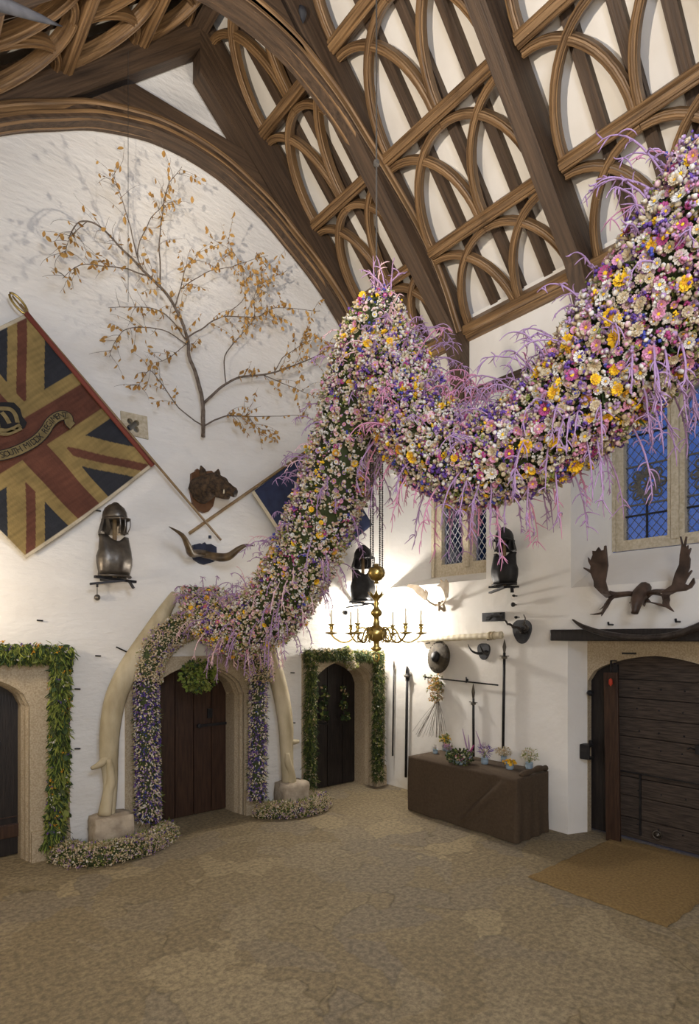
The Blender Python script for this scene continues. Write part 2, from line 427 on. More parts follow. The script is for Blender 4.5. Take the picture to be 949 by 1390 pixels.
d = ray(411, 20); s = (YB - .15) / d.y; bp_ = d * s + Vector((0, 0, EYE))
carved.lathe([(.0, -.1), (.03, -.05), (.055, .02), (.05, .07), (.0, .09)], bp_, n=8, squash=(1, .6)); carved.build('carved_boss', 'slate', tb, smooth=True)
tc_ = truss(YC, None, 'straight intermediate oak truss falling behind the flower rope', .19)
td = truss(YD, None, 'oak truss nearest the camera at the right edge', .19)

# ---------------- purlins, plate, braces, rafters
TT = [1.27, 2.47, 3.62]     # purlins down the right slope
bays = [(YB + .12, YA - .10, 'gable'), (YC + .12, YB - .12, 'second'), (YD + .12, YC - .12, 'nearest')]
PUR = [(-.07, .16), (-.07, -.03), (-.055, -.045), (-.038, -.038), (-.027, -.065), (.027, -.065), (.038, -.038), (.055, -.045), (.07, -.03), (.07, .16)]
WB = [(-.042, .08), (-.042, -.015), (-.033, -.022), (-.029, -.040), (-.015, -.046), (-.008, -.032), (.008, -.032), (.015, -.046), (.029, -.040), (.033, -.022), (.042, -.015), (.042, .08)]
tier_names = ['top', 'upper', 'middle', 'lowest']
for sd in (1, -1):
    tts = TT if sd > 0 else [1.02, 2.18, 3.34]
    for bi, (y0, y1, btxt) in enumerate(bays):
        for pi, t in enumerate(tts):
            mb = MB(); mb.sweep([slope(y0, t, 0, sd), slope(y1, t, 0, sd)], PUR, SN(sd))
            tag(mb.build('purlin', 'oak'), 'moulded oak %s purlin of the %s roof slope, %s bay' % (['highest', 'middle', 'lowest'][pi], 'right' if sd > 0 else 'left', btxt), 'purlin', 'roof purlins')
        levels = [.1] + tts + [TL if sd > 0 else 4.5]
        for ti in range(4 if sd > 0 else 3):
            ta_, tb_ = levels[ti] + .09, levels[ti + 1] - .08
            ym = (y0 + y1) / 2
            for hn, ya, yb in (('nearer', y0, ym), ('farther', ym, y1)):
                for flip in (0, 1):
                    pts = []
                    for i in range(13):
                        a = i / 12 * math.pi / 2
                        u = math.sin(a); v = 1 - math.cos(a)
                        # quarter arch: level at one upper corner, upright at the opposite lower corner
                        yy = (yb + (ya - yb) * u * .96) if not flip else (ya + (yb - ya) * u * .96)
                        tt = ta_ + .02 + (tb_ - ta_) * v
                        pts.append(slope(yy, tt, .02 if flip else .035, sd))
                    mb = MB(); mb.sweep(pts, WB, SN(sd))
                    tag(mb.build('wind_brace', 'oak'), '%s curved oak brace rising %s the gable, %s tier, %s roof slope, %s bay' % (hn, 'towards' if not flip else 'away from', tier_names[ti], 'right' if sd > 0 else 'left', btxt), 'wind brace', 'intersecting curved wind braces')
        for q_, qn in ((.25, 'near'), (.5, 'middle'), (.75, 'far')):
            yy = y0 + (y1 - y0) * q_
            mb = MB(); mb.sweep([slope(yy, .02, .23, sd), slope(yy, TL if sd > 0 else 5.8, .23, sd)], [(-.058, .08), (-.058, -.03), (.058, -.03), (.058, .08)], SN(sd))
            tag(mb.build('common_rafter', 'oak_dark'), 'plain flat oak rafter, %s one of three on the %s roof slope, %s bay' % (qn, 'right' if sd > 0 else 'left', btxt), 'rafter', 'common rafters against the plaster')
mb = MB(); mb.sweep([slope(-3, .02, -.02), slope(6.98, .02, -.02)], [(-.1, .2), (-.1, -.06), (.1, -.06), (.1, .2)], Vector((0, 0, 1)))
tag(mb.build('ridge_beam', 'oak_dark'), 'long oak ridge beam along the top of the roof', 'beam')
mb = MB(); mb.sweep([(6.53, -3, 6.62), (6.53, 6.98, 6.62)], [(-.09, .12), (-.09, .03), (-.06, .01), (-.03, .02), (0, -.03), (.09, -.04), (.09, .3)], Vector((0, 0, 1)))
struct(mb.build('trim_1', 'oak', loc=(6.5, 0, 6.6)), 'oak wall plate along the foot of the right roof slope')
mb = MB(); mb.sweep([(6.55, -3, 5.78), (6.55, 6.98, 5.78)], [(-.09, .05), (-.09, .02), (-.06, .01), (-.06, -.015), (-.03, -.02), (0, -.055), (.05, -.06), (.05, .07), (-.05, .07)], Vector((0, 0, 1)))
struct(mb.build('trim_2', 'oak_dark', loc=(6.5, 0, 5.7)), 'dark moulded oak cornice on top of the right wall')

# ---------------- doors in the gable wall
def surround(n, c, hw, D, x0, x1, zt, dep, label):
    # moulded, stepped reveal inside the opening plus a flat stone frame with panelled spandrels
    mb = MB()
    fr = [(x0, 0.0)] + [(p[0], max(p[1], 0)) for p in D] + [(x1, 0.0), (x1, zt), (x0, zt)]
    mb.poly(fr, [], gy, .03, -.02)
    prev = None
    steps = [(0, .03), (-.015, .0), (.045, -.05), (.05, -.08), (.03, -.10), (.085, -.16), (.09, -.20), (.09, -dep)]
    base = arch_pts(c, hw, 0, D[1][1], max(p[1] for p in D))
    rings = []
    for ins, off in steps:
        a = arch_pts(c, hw - ins * .55, 0, D[1][1], max(p[1] for p in D) - ins * .55)
        rings.append([gy(p[0], p[1], off) for p in a])
    k = len(rings[0]); vs = [v for r_ in rings for v in r_]; fs = []
    for i in range(len(rings) - 1):
        for j in range(k - 1): fs.append((i * k + j, i * k + j + 1, (i + 1) * k + j + 1, (i + 1) * k + j))
    mb.add(vs, fs)
    for sx in (x0 + .005, x1 - .005 - (x1 - c - hw) * .96):   # plinths
        wd = (x1 - c - hw) * .96
        mb.box((sx + wd / 2, 6.955, .15), (wd, .06, .30)); mb.box((sx + wd / 2, 6.96, .31), (wd, .05, .03))
    # sunk label lines
    mb.box((c, 6.965, zt - .03), (x1 - x0, .03, .06))
    for sx in (c - hw * .5, c + hw * .5):
        mb.box((sx, 6.968, zt - .09), (hw * .7, .012, .015))
    o = mb.build(n, 'granite', loc=(c, 7, 0)); struct(o, label); return o
surround('trim_3', .80, .57, D1, .02, 1.77, 2.17, .36, 'granite arched door surround at the left edge')
surround('trim_4', 3.30, .66, D2, 2.38, 4.24, 2.16, .45, 'granite arched door surround behind the flower columns')
surround('trim_5', 5.72, .62, D3, 4.92, 6.56, 2.16, .45, 'pale stone arched door surround near the corner')
def plank_door(n, c, hw, D, dep, m, label, nb):
    t = bpy.data.objects.new(n, None); C.objects.link(t); t.location = (c, 7 + dep, 0); WL[t.name] = Vector((c, 7 + dep, 0)); struct(t, label)
    zs = D[1][1]; za = max(p[1] for p in D)
    base = arch_pts(c, hw + .02, .01, zs, za + .02)
    def top(x):
        for i in range(len(base) - 1):
            a, b_ = base[i], base[i + 1]
            if a[0] <= x <= b_[0] and b_[0] > a[0]: return a[1] + (b_[1] - a[1]) * (x - a[0]) / (b_[0] - a[0])
        return zs
    mb = MB(); W_ = 2 * hw / nb
    for i in range(nb):
        xa = c - hw + i * W_ + .006; xb = xa + W_ - .012
        xs = [xa + (xb - xa) * q / 5 for q in range(6)]
        P = [(xa, .015)] + [(x, top(x)) for x in xs] + [(xb, .015)]
        mb.poly(P, [], gy, -dep + .03, -dep - .02)
    mb.box((c, 7 + dep + .01, 1), (2 * hw, .02, 1.9))
    mb.build('leaf', m, t, bevel=.004)
    return t
d1 = plank_door('door_1', .80, .56, D1, .34, 'door_dark', 'dark arched door at the left edge', 4)
mb = MB()
for i in range(5): mb.box((.80, 7.30, .35 + i * .02), (1.1, .012, .012)) if i in (0, 4) else None
mb.box((.80, 7.29, .28), (1.1, .03, .14)); mb.build('bottom_rail', 'door_mid', d1, bevel=.004)
mb = MB(); mb.box((.9, 7.28, 1.25), (.5, .03, .05)); mb.build('lock_rail', 'iron', d1)
d2 = plank_door('door_2', 3.30, .65, D2, .43, 'door_mid', 'brown planked arched door between the flower columns', 5)
mb = MB()
mb.box((3.72, 7.385, 1.20), (.5, .02, .035)); mb.lathe([(.03, 0), (.03, .03), (.0, .035)], (3.5, 7.38, 1.2), (0, -1, 0), 10); mb.build('strap_bolt', 'iron', d2)
mb = MB(); mb.box((3.66, 7.385, 1.36), (.07, .02, .13)); mb.build('lock_plate', 'iron', d2)
d3 = plank_door('door_3', 5.72, .61, D3, .45, 'door_dark', 'black planked arched door near the corner', 4)
mb = MB(); mb.box((5.5, 7.40, 1.02), (.42, .02, .02)); mb.tube([(5.32, 7.38, 1.02), (5.4, 7.37, 1.05), (5.5, 7.37, 1.02)], .008, 6); mb.build('latch', 'iron', d3)

# ---------------- windows in the right wall
def diamonds(mb, y0, y1, z0, z1, X, dx, dz, r):
    """diagonal lead lines clipped to a rectangle"""
    n = 0
    for sg in (1, -1):
        k = -40
        for k in range(-60, 61):
            c0 = k * dz
            # z = z0 + c0 + sg*(y-y0)*dz/dx
            sl = sg * dz / dx
            pts = []
            for y in (y0, y1):
                z = z0 + c0 + sl * (y - y0)
                if z0 <= z <= z1: pts.append((y, z))
            for z in (z0, z1):
                y = y0 + (z - z0 - c0) / sl
                if y0 < y < y1: pts.append((y, z))
            if len(pts) >= 2 and math.hypot(pts[0][0] - pts[1][0], pts[0][1] - pts[1][1]) > .02:
                mb.bar((X, *pts[0]), (X, *pts[1]), r, r, (1, 0, 0))
def window(n, label, X, yL, lights, z0, z1, fw, mw, dx, dz, leadm, head):
    t = bpy.data.objects.new(n, None); C.objects.link(t); t.location = (X, yL, z0); WL[t.name] = Vector((X, yL, z0)); struct(t, label)
    ys = []; y = yL - fw
    for l in lights: ys.append((y - l, y)); y -= l + mw
    y_end = y + mw - fw
    holes = []
    for (a, b_) in ys:
        h = [(a, z0 + fw), (b_, z0 + fw), (b_, z1 - .3)]
        for i in range(1, 8):
            q = i / 8 * math.pi; h.append(((a + b_) / 2 + (b_ - a) / 2 * math.cos(q), z1 - .3 + .22 * math.sin(q)))
        h.append((a, z1 - .3)); holes.append(h)
    mb = MB(); mb.poly([(y_end, z0), (yL, z0), (yL, z1), (y_end, z1)], holes, lambda u, v, o: Vector((X + o, u, v)), 0, .14)
    for i in range(len(ys) - 1):     # proud centre roll on each mullion
        ymid = (ys[i][0] + ys[i + 1][1]) / 2
        mb.poly([(ymid - mw * .22, z0 + fw * .6), (ymid + mw * .22, z0 + fw * .6), (ymid + mw * .22, z1 - .1), (ymid - mw * .22, z1 - .1)], [], lambda u, v, o: Vector((X + o, u, v)), -.035, .02)
    for (a, b_) in ((yL, yL - fw * .3), (y_end + fw * .3, y_end)):
        mb.poly([(b_, z0), (a, z0), (a, z1), (b_, z1)], [], lambda u, v, o: Vector((X + o, u, v)), -.03, .02)
    mb.build('stone_frame', 'granite_w', t, bevel=.008)
    for (a, b_) in ys:
        p = MB(); p.box((X + .09, (a + b_) / 2, (z0 + z1) / 2), (.006, b_ - a + .04, z1 - z0 - .1)); g = p.build('pane', 'glass', t)
        l = MB(); diamonds(l, a, b_, z0 + fw, z1 - .1, X + .083, dx, dz, .007); l.build('lead_lattice', leadm, t)
        if head:
            h = MB(); zc = head; s_ = (b_ - a) / 2; c_ = (a + b_) / 2
            for q in (-.24, .24): h.box((X + .07, c_, zc + q), (.02, b_ - a, .02))
            for k in range(8):
                an = k * math.pi / 4
                cy, cz = c_ + .165 * math.cos(an), zc + .17 * math.sin(an)
                ring = [Vector((X + .07, cy + .055 * math.cos(j * math.pi / 4), cz + .055 * math.sin(j * math.pi / 4))) for j in range(8)]
                h.tube(ring, .013, 5, closed=True)
                h.bar((X + .07, c_, zc), (X + .07, c_ + .22 * math.cos(an), zc + .23 * math.sin(an)), .018, .014, (1, 0, 0))
            st = []
            for k in range(16):
                rr = .20 if k % 2 == 0 else .13; an = k * math.pi / 8
                st.append((c_ + rr * math.cos(an), zc + rr * 1.1 * math.sin(an)))
            h.poly(st, [circ((c_, zc), .085, 12)], lambda u, v, o: Vector((X + o, u, v)), .066, .075)
            h.build('pierced_lead_panel', 'lead', t)
            h = MB()
            h.box((X + .065, c_, z0 + (head - .24 - z0) / 2 + .05), (.022, .022, head - .24 - z0)); 
            for zz in (z0 + fw + .30, head + .62): h.box((X + .065, c_, zz), (.02, b_ - a, .022))
            h.build('saddle_bar', 'iron', t)
    return t
window('window_1', 'two-light stone window with diamond leading coloured pale as if lit from inside', 7.1, 6.42, (.42, .42), 3.36, 4.97, .19, .20, .105, .15, 'lead_lit', None)
zf = PX(832, 749.6, 7.32).z
window('window_2', 'tall stone window with dusk blue glass and pierced panels', 7.32, 3.56, (.52, .52, .52), zf, 5.42, .13, .19, .105, .125, 'lead', 4.28)
M['shieldm'] = mat('old_bronze', (.04, .032, .022), .75, metal=.2, var=(.09, .072, .048), vs=14, bump=.3, bs=30)
# ---------------- great door in the right wall
DC, DH = 2.86, .80
t = bpy.data.objects.new('door_4', None); C.objects.link(t); t.location = (7.0, DC, 0); WL[t.name] = Vector((7.0, DC, 0)); struct(t, 'large weathered arched door of horizontal boards behind the coir mat')
ga = arch_pts(DC, DH, -.01, 1.86, 2.19)
mb = MB(); fr = [(1.3, -.01)] + ga + [(3.76, -.01), (3.76, 2.44), (1.3, 2.44)]
mb.poly(fr, [], wx, -.27, -.36)
for p, q in zip(ga[:-1], ga[1:]): pass
struct(mb.build('trim_6', 'granite', loc=(6.9, DC, 0)), 'low stone arch framing the great door')
base = arch_pts(DC, DH + .06, 0, 1.88, 2.25)
def gtop(y):
    for i in range(len(base) - 1):
        a, b_ = base[i], base[i + 1]
        if a[0] <= y <= b_[0] and b_[0] > a[0]: return a[1] + (b_[1] - a[1]) * (y - a[0]) / (b_[0] - a[0])
    return 1.8
zs_ = [.02, .26, .52, .74, .99, 1.22, 1.45, 1.68, 1.90]
mb = MB()
for i in range(len(zs_) - 1):
    ya, yb = DC - DH - .03, DC + .52
    mb.box((7.03 + R.uniform(-.004, .004), (ya + yb) / 2, (zs_[i] + zs_[i + 1]) / 2), (.05, yb - ya, zs_[i + 1] - zs_[i] - .008))
ys_ = [DC - DH + i * (DH + .52) / 8 for i in range(9)]
mb.poly([(DC - DH, 1.904)] + [(y, max(gtop(y), 1.91)) for y in ys_] + [(DC + .52, 1.904)], [], wx, -.41, -.46)
mb.build('leaf', 'door_grey', t, bevel=.005)
mb = MB(); mb.poly([(DC + .53, .02)] + [(DC + .53 + i * .05, gtop(DC + .53 + i * .05)) for i in range(7)] + [(DC + .84, .02)], [], wx, -.39, -.45)
mb.build('hinge_stile', 'door_dark', t)
mb = MB(); mb.box((6.985, DC + .50, 1.05), (.03, .05, 2.05)); mb.box((6.99, DC - .0, .80), (.02, 1.2, .015)); mb.box((6.99, DC + .22, .44), (.02, .02, .72))
for z in (.3, 1.65): mb.tube([(6.96, DC + .50, z - .04), (6.95, DC + .48, z), (6.96, DC + .50, z + .04)], .018, 6)
mb.build('wicket_frame', 'iron', t)
mb = MB(); mb.box((7.05, DC, 1.0), (.02, 1.56, 1.9)); mb.build('backing', 'door_dark', t)
mb = MB()
for z in (.2, .6, 1.1, 1.3, 1.56, 1.8):
    for y in (-.5, -.25, 0, .25): mb.lathe([(.012, 0), (.009, .008), (0, .012)], (7.005, DC + y + R.uniform(-.02, .02), z), (-1, 0, 0), 6)
mb.build('stud', 'iron', t, smooth=True)['kind'] = 'stuff'
mb = MB(); p = PX(948, 1018, 6.98); mb.box(p, (.04, .05, .10)); mb.tube([p + Vector((0, .03, 0)), p + Vector((-.05, .06, .02)), p + Vector((-.05, .09, 0))], .01, 6); mb.build('lock', 'iron', t)
mb = MB(); p = PX(893, 1133, 6.98); mb.lathe([(.0, 0), (.035, .003), (.03, .02), (.0, .03)], p, (-1, 0, 0), 10); mb.tube([p + Vector((-.02, .05 * math.cos(i * .8), .05 * math.sin(i * .8))) for i in range(8)], .008, 5, closed=True); mb.build('ring_handle', 'steel', t, smooth=True)
# leaning board by the door
a = PX(830, 922, 6.86); b_ = PX(833, 1137, 6.80)
mb = MB(); mb.bar((6.85, a.y, 1.98), (6.78, b_.y - .01, .0), .17, .035, (1, 0, 0))
o = mb.build('leaning_board', 'door_mid', bevel=.006); tag(o, 'tall narrow red-brown board leaning upright against the great door', 'board')
mb = MB(); p = PX(829, 926, 6.80); mb.lathe([(.0, -.05), (.025, -.02), (.02, .03), (.0, .05)], p, n=8); tag(mb.build('red_tassel', 'red', smooth=True), 'small red tassel hanging at the top of the leaning board', 'tassel')
# iron bracket for the bar
mb = MB(); p = Vector((6.80, 3.69, 1.08)); mb.box(p + Vector((0, -.06, 0)), (.12, .12, .03)); mb.box(p + Vector((0, -.06, -.15)), (.12, .12, .03)); mb.box(p + Vector((-.05, -.06, -.075)), (.025, .12, .17)); mb.box(p + Vector((.09, -.07, .02)), (.06, .04, .07))
tag(mb.build('bar_socket', 'iron', bevel=.004), 'black iron draw-bar socket on the white door reveal', 'bracket')
mb = MB(); mb.tube([(6.84, 3.62, 1.72), (6.80, 3.58, 1.72)], .035, 8); tag(mb.build('iron_pin', 'iron', smooth=True), 'rusty iron pin high on the door reveal', 'pin')
mb = MB(); p = PX(854, 887, 6.86); mb.box(p, (.02, .16, .02)); tag(mb.build('iron_staple', 'iron'), 'flat iron staple on the stone over the great door', 'staple')
mb = MB(); p = PX(833, 897, 6.85); mb.box(p, (.02, .07, .015)); mb.box(p + Vector((0, .03, -.14)), (.02, .015, .28)); mb.box(p + Vector((0, -.01, -.25)), (.03, .05, .22)); tag(mb.build('iron_bolt', 'iron'), 'upright black iron bolt at the arch above the leaning board', 'bolt')
# lintel shelf
p = PX(747, 862, 6.44)
mb = MB(); mb.box((6.53, (p.y + .3) / 2, 2.425), (.2, p.y - .3, .135)); o = mb.build('lintel_beam', 'door_dark', bevel=.012)
tag(o, 'long black oak lintel beam over the great door', 'beam')

# ---------------- coir mat
mb = MB(); nx, ny = 60, 44; vs = []
x0, x1, y0, y1 = 5.10, 6.93, 2.03, 3.35
for j in range(ny + 1):
    for i in range(nx + 1):
        e = min(i, nx - i, j, ny - j)
        vs.append((x0 + (x1 - x0) * i / nx + .008 * math.sin(j * .9), y0 + (y1 - y0) * j / ny + .008 * math.sin(i * .7), (.024 if e else .004) + .004 * noise.noise((i * .3, j * .3, 0))))
mb.add(vs, [(j * (nx + 1) + i, j * (nx + 1) + i + 1, (j + 1) * (nx + 1) + i + 1, (j + 1) * (nx + 1) + i) for j in range(ny) for i in range(nx)])
tag(mb.build('door_mat', 'rug', smooth=True), 'thick golden brown coir mat on the floor before the great door', 'mat')

# ---------------- cloth covered table
t = thing('draped_table', 'long table covered to the floor in plain brown cloth', 'table', (6.15, 4.85, 0))
X0, X1, Y0, Y1, H = 5.83, 6.50, 3.97, 5.72, .75
mb = MB(); vs = []; fs = []
per = []
NS = 110; NE = 30
for i in range(NS): per.append((X0, Y1 - (Y1 - Y0) * i / NS, -1, 0, i / NS))
for i in range(NE): per.append((X0 + (X1 - X0) * i / NE, Y0, 0, -1, i / NE))
for i in range(NS): per.append((X1, Y0 + (Y1 - Y0) * i / NS, 0, 0, i / NS))
for i in range(NE): per.append((X1 - (X1 - X0) * i / NE, Y1, 0, 1, i / NE))
NR = 24; K = len(per)
for r_ in range(NR + 1):
    f_ = r_ / NR
    for (x, y, nx_, ny_, q) in per:
        if nx_ == -1:
            fold = .014 * f_ * math.sin(q * 17 + f_ * 3.2 + 1) + .075 * math.sin(f_ * 3.14) * math.exp(-((q - .93 + f_ * .40) / .045) ** 2) - .05 * math.sin(f_ * 3.14) * math.exp(-((q - .86 + f_ * .40) / .05) ** 2) + .006 * f_ * math.sin(q * 31)
        else: fold = .012 * f_ * math.sin(q * 20 + f_)
        edge = .0 if r_ else 0
        vs.append((x + nx_ * (fold + .02 * f_), y + ny_ * (fold + .01 * f_), H - (H - .012) * f_ + (0 if r_ else .0)))
for r_ in range(NR):
    for j in range(K): fs.append((r_ * K + j, r_ * K + (j + 1) % K, (r_ + 1) * K + (j + 1) % K, (r_ + 1) * K + j))
fs.append(tuple(range(K)))
mb.add(vs, fs); mb.build('cloth', 'cloth', t, smooth=True)
mb = MB(); path = spline([(5.98, 4.02, .77), (6.15, 4.0, .79), (6.35, 4.0, .80), (6.5, 4.01, .78)], 5)
mb.tube(path, [.02 + .02 * abs(math.sin(i * .5)) for i in range(len(path))], 9); mb.build('rolled_fold', 'cloth', t, smooth=True)
for (x, y) in ((5.9, 4.05), (6.44, 4.05), (5.9, 5.65), (6.44, 5.65)):
    mb = MB(); mb.box((x, y, .36), (.05, .05, .72)); mb.build('leg', 'oak', t)

# ---------------- weapons on the right wall
def spear(a, b_, r, head, label, name='spear', fl=0):
    a, b_ = Vector(a), Vector(b_); d = (b_ - a).normalized(); Lh = head
    t = thing(name, label, 'spear', b_ if b_.z < a.z else a, 'polearms on the right wall')
    mb = MB(); mb.tube([a + d * Lh * .8, (a + b_) / 2, b_], [r, r * 1.05, r], 8); mb.build('shaft', 'iron', t, smooth=True)
    mb = MB(); u = Vector((0, 1, 0)) if abs(d.z) > .5 else Vector((0, 0, 1))
    wv = u * r * 1.5; nv = Vector((1, 0, 0)) * .006
    P = [a, a + d * Lh * .45 + wv, a + d * Lh * .9 + wv * .3, a + d * Lh * .9 - wv * .3, a + d * Lh * .45 - wv]
    mb.add([p + nv for p in P] + [p - nv for p in P], [(0, 1, 2, 3, 4), (9, 8, 7, 6, 5)] + [(i, (i + 1) % 5, 5 + (i + 1) % 5, 5 + i) for i in range(5)])
    if fl:
        p = a + d * Lh
        mb.lathe([(r, 0), (r * 2.2, .01), (r * 2.2, .03), (r, .04)], p, d, 8)
        mb.tube([p - u * r * 4, p + u * r * 4], .006, 5)
    mb.build('blade', 'steel', t)
    return t
def wv_(px, py, off): return W(px, py, off)
spear(wv_(535, 895, .05), wv_(533, 1026, .05), .013, .22, 'thin spear upright on the right wall, closest to the corner')
# halberd-like thick one
t = spear(wv_(553, 906, .06), wv_(551, 1055, .06), .022, .12, 'thick black bill with a hooked head standing beside the table', 'bill', 1)
mb = MB(); p = wv_(553, 912, .06); mb.poly([(p.y - .03, p.z + .04), (p.y + .01, p.z + .09), (p.y + .03, p.z + .0), (p.y + .03, p.z - .14), (p.y - .03, p.z - .14), (p.y - .05, p.z - .05)], [], wx, .07, .045); mb.build('hook', 'iron', t)
t = spear(wv_(575, 919, .05), wv_(676, 930, .05), .010, .25, 'thin rapier-like pike hung level below the round shield', 'pike')
for px, py in ((577, 919), (633, 923)):
    mb = MB(); mb.lathe([(.012, 0), (.022, .01), (.012, .03)], wv_(px, py, .05), (0, -1, 0), 8); mb.tube([wv_(px, py - 4, .03), wv_(px, py + 4, .03)], .008, 5); mb.build('ferrule', 'iron', t)
spear(wv_(642.5, 928, .05), wv_(643, 1030, .05), .017, .26, 'short spear upright behind the flower pots on the table', 'spear', 1)
spear(wv_(685, 868, .05), wv_(683, 1016, .05), .018, .22, 'long black spear upright at the right of the other polearms', 'spear', 1)

# round shield
c = W(595, 892, .10); t = thing('round_shield', 'round dark metal shield with a domed boss on the white wall', 'shield', c)
mb = MB(); mb.lathe([(.0, .055), (.08, .05), (.16, .03), (.235, 0), (.24, -.008), (.235, -.016), (.16, .012), (.0, .04)], c, (-1, .12, .1), 40); disc_ = mb.build('disc', 'shieldm', t, smooth=True)
mb = MB(); mb.lathe([(.085, .05), (.07, .085), (.045, .105), (.0, .115)], c, (-1, .12, .1), 24); mb.build('boss', 'iron', t, smooth=True)
mb = MB()
for i in range(28):
    a = i / 28 * 2 * math.pi; q = Vector((-1, .12, .1)).to_track_quat('Z', 'Y').to_matrix()
    mb.lathe([(.008, 0), (.006, .008), (0, .01)], c + q @ Vector((.215 * math.cos(a), .215 * math.sin(a), .01)), (-1, .12, .1), 6)
mb.build('rim_rivets', 'iron', disc_)

# horned shields
def heart(c, w_, h_):
    P = []
    for i in range(24):
        a = i / 24 * 2 * math.pi
        x = math.sin(a); z = math.cos(a)
        z = z * .62 + (.12 * abs(math.sin(a * 1)) if z > 0 else 0) if z > 0 else -abs(z) ** 1.25 * 1.0
        P.append((c.y + x * w_ * (1 if z > 0 else (1 - .1 * abs(z))), c.z + z * h_))
    return P
c = W(658, 882, 0); t = thing('horn_trophy', 'small grey shield carrying a pair of short curved black horns', 'trophy', W(658, 882, .02), 'horned shields')
mb = MB(); mb.poly(heart(c, .10, .14), [], wx, .035, 0); mb.build('shield', 'slate', t, bevel=.006)
mb = MB()
for s_ in (1, -1):
    p0 = W(660, 886, .04)
    pts = [p0 + Vector((0, s_ * .02, 0)), p0 + Vector((-.10, s_ * .06, -.01)), p0 + Vector((-.2, s_ * .09, .03)), p0 + Vector((-.27, s_ * .10, .12))]
    h = MB(); h.tube(spline(pts, 6), lerps([.022, .018, .012, .002], 6), 8); h.build('horn', 'iron', t, smooth=True)
mb = MB(); mb.lathe([(.04, -.02), (.035, .03), (.02, .05), (0, .055)], W(660, 886, .03), (-1, 0, .1), 10); mb.build('skull_plate', 'iron', t, smooth=True)
c = W(710, 855, 0); t = thing('antelope_trophy', 'heart-shaped grey shield with two long twisted black antelope horns', 'trophy', W(710, 855, .02), 'horned shields')
mb = MB(); mb.poly(heart(c + Vector((0, 0, .01)), .135, .19), [], wx, .04, 0); mb.build('shield', 'slate', t, bevel=.008)
p0 = W(711, 856, .05)
mb = MB(); mb.lathe([(.05, -.02), (.045, .04), (.02, .07), (0, .075)], p0, (-1, 0, .1), 10); mb.box(p0 + Vector((-.02, 0, -.02)), (.04, .18, .035)); mb.build('skull_plate', 'iron', t, smooth=False)
for s_, pts in ((1, [(712, 857, .05), (700, 852, .22), (690, 847, .38), (683, 840, .52), (676, 835, .64)]), (-1, [(711, 856, .05), (716, 852, .22), (711, 848, .36), (713, 841, .48), (711, 834, .58)])):
    P = spline([W(*q) for q in pts], 8); n_ = len(P)
    for i, v in enumerate(P): v += Vector((0, .014 * math.sin(i * .9), .014 * math.cos(i * .9))) * (1 - i / n_)
    h = MB(); h.tube(P, [(.020 * (1 - i / n_) + .003) * (1 + .18 * math.sin(i * 2.4)) for i in range(n_)], 8); h.build('horn', 'horn_dark', t, smooth=True)
# pistol block
a = W(656, 838, 0); b_ = W(686, 838, 0)
t = thing('pistol_mount', 'old black flintlock piece fixed on a flat grey board', 'mounted pistol', W(671, 838, .02))
mb = MB(); mb.box(((6.585), (a.y + b_.y) / 2, a.z), (.03, abs(a.y - b_.y), .12)); mb.build('board', 'slate', t, bevel=.004)
mb = MB(); mb.tube([W(660, 838, .06), W(668, 836, .06), W(684, 835, .06)], [.012, .022, .02], 8); mb.tube([W(668, 837, .06), W(664, 841, .07), W(660, 841, .07)], [.02, .016, .014], 8); mb.box(W(675, 834, .06), (.03, .12, .05)); mb.build('pistol', 'iron', t, bevel=.004)
# dark knobs
for px, py, r_, lab in ((701, 821, .028, 'lower of two black iron knobs under the right wall armour'), (702, 809, .016, 'smaller upper knob just under the right wall armour'), (705, 838, .018, 'flat dark nail head above the antelope shield')):
    mb = MB(); p = W(px, py, 0); mb.lathe([(.008, 0), (.008, .05), (r_, .06), (r_ * 1.1, .08), (r_ * .6, .1), (0, .105)], p, (-1, 0, 0), 10); tag(mb.build('iron_boss', 'iron', smooth=True), lab, 'boss', 'iron bosses on the right wall')
# ivory tube + wall light
a = W(566, 869, .09); b_ = W(681, 862, .09)
t = thing('ivory_tusk', 'long pale straight ivory-coloured tusk fixed level above the shield', 'tusk', (a + b_) / 2)
n_ = 60; P = [a.lerp(b_, i / n_) for i in range(n_ + 1)]
mb = MB(); mb.tube(P, [.036 + .003 * math.sin(i * 1.6) + .012 * i / n_ for i in range(n_ + 1)], 14); mb.build('shaft', 'tube', t, smooth=True)
mb = MB(); e_ = a.lerp(b_, .88); dd = (b_ - a).normalized(); mb.lathe([(.05, -.02), (.057, -.01), (.057, .02), (.05, .03)], e_, dd, 16); mb.lathe([(.05, .05), (.056, .055), (.056, .07), (.05, .075)], e_, dd, 16); mb.build('carved_band', 'bone', t, smooth=True)
for q in (.12, .85):
    mb = MB(); mb.tube([a.lerp(b_, q) + Vector((.09, 0, -.05)), a.lerp(b_, q) + Vector((0, 0, -.055))], .008, 6); mb.build('hook', 'iron', t)
c = G(549, 862, .10)
t = thing('wall_uplighter', 'small round cream dish light fixed in the corner behind the chandelier', 'light', c)
mb = MB(); mb.lathe([(.0, -.14), (.08, -.12), (.13, -.06), (.15, 0), (.142, 0), (.12, -.05), (.0, -.09)], c, (.1, -.25, 1), 24); mb.build('dish', 'brass', t, smooth=True)
mb = MB(); mb.lathe([(.0, -.01), (.09, 0), (.12, .02), (.09, .09), (0, .12)], c, (.1, -.25, 1), 20); mb.build('diffuser', 'wax', t, smooth=True)
mb = MB(); mb.tube([c + Vector((0, 0, -.1)), c + Vector((.02, .12, -.1))], .015, 6); mb.build('arm', 'brass', t)

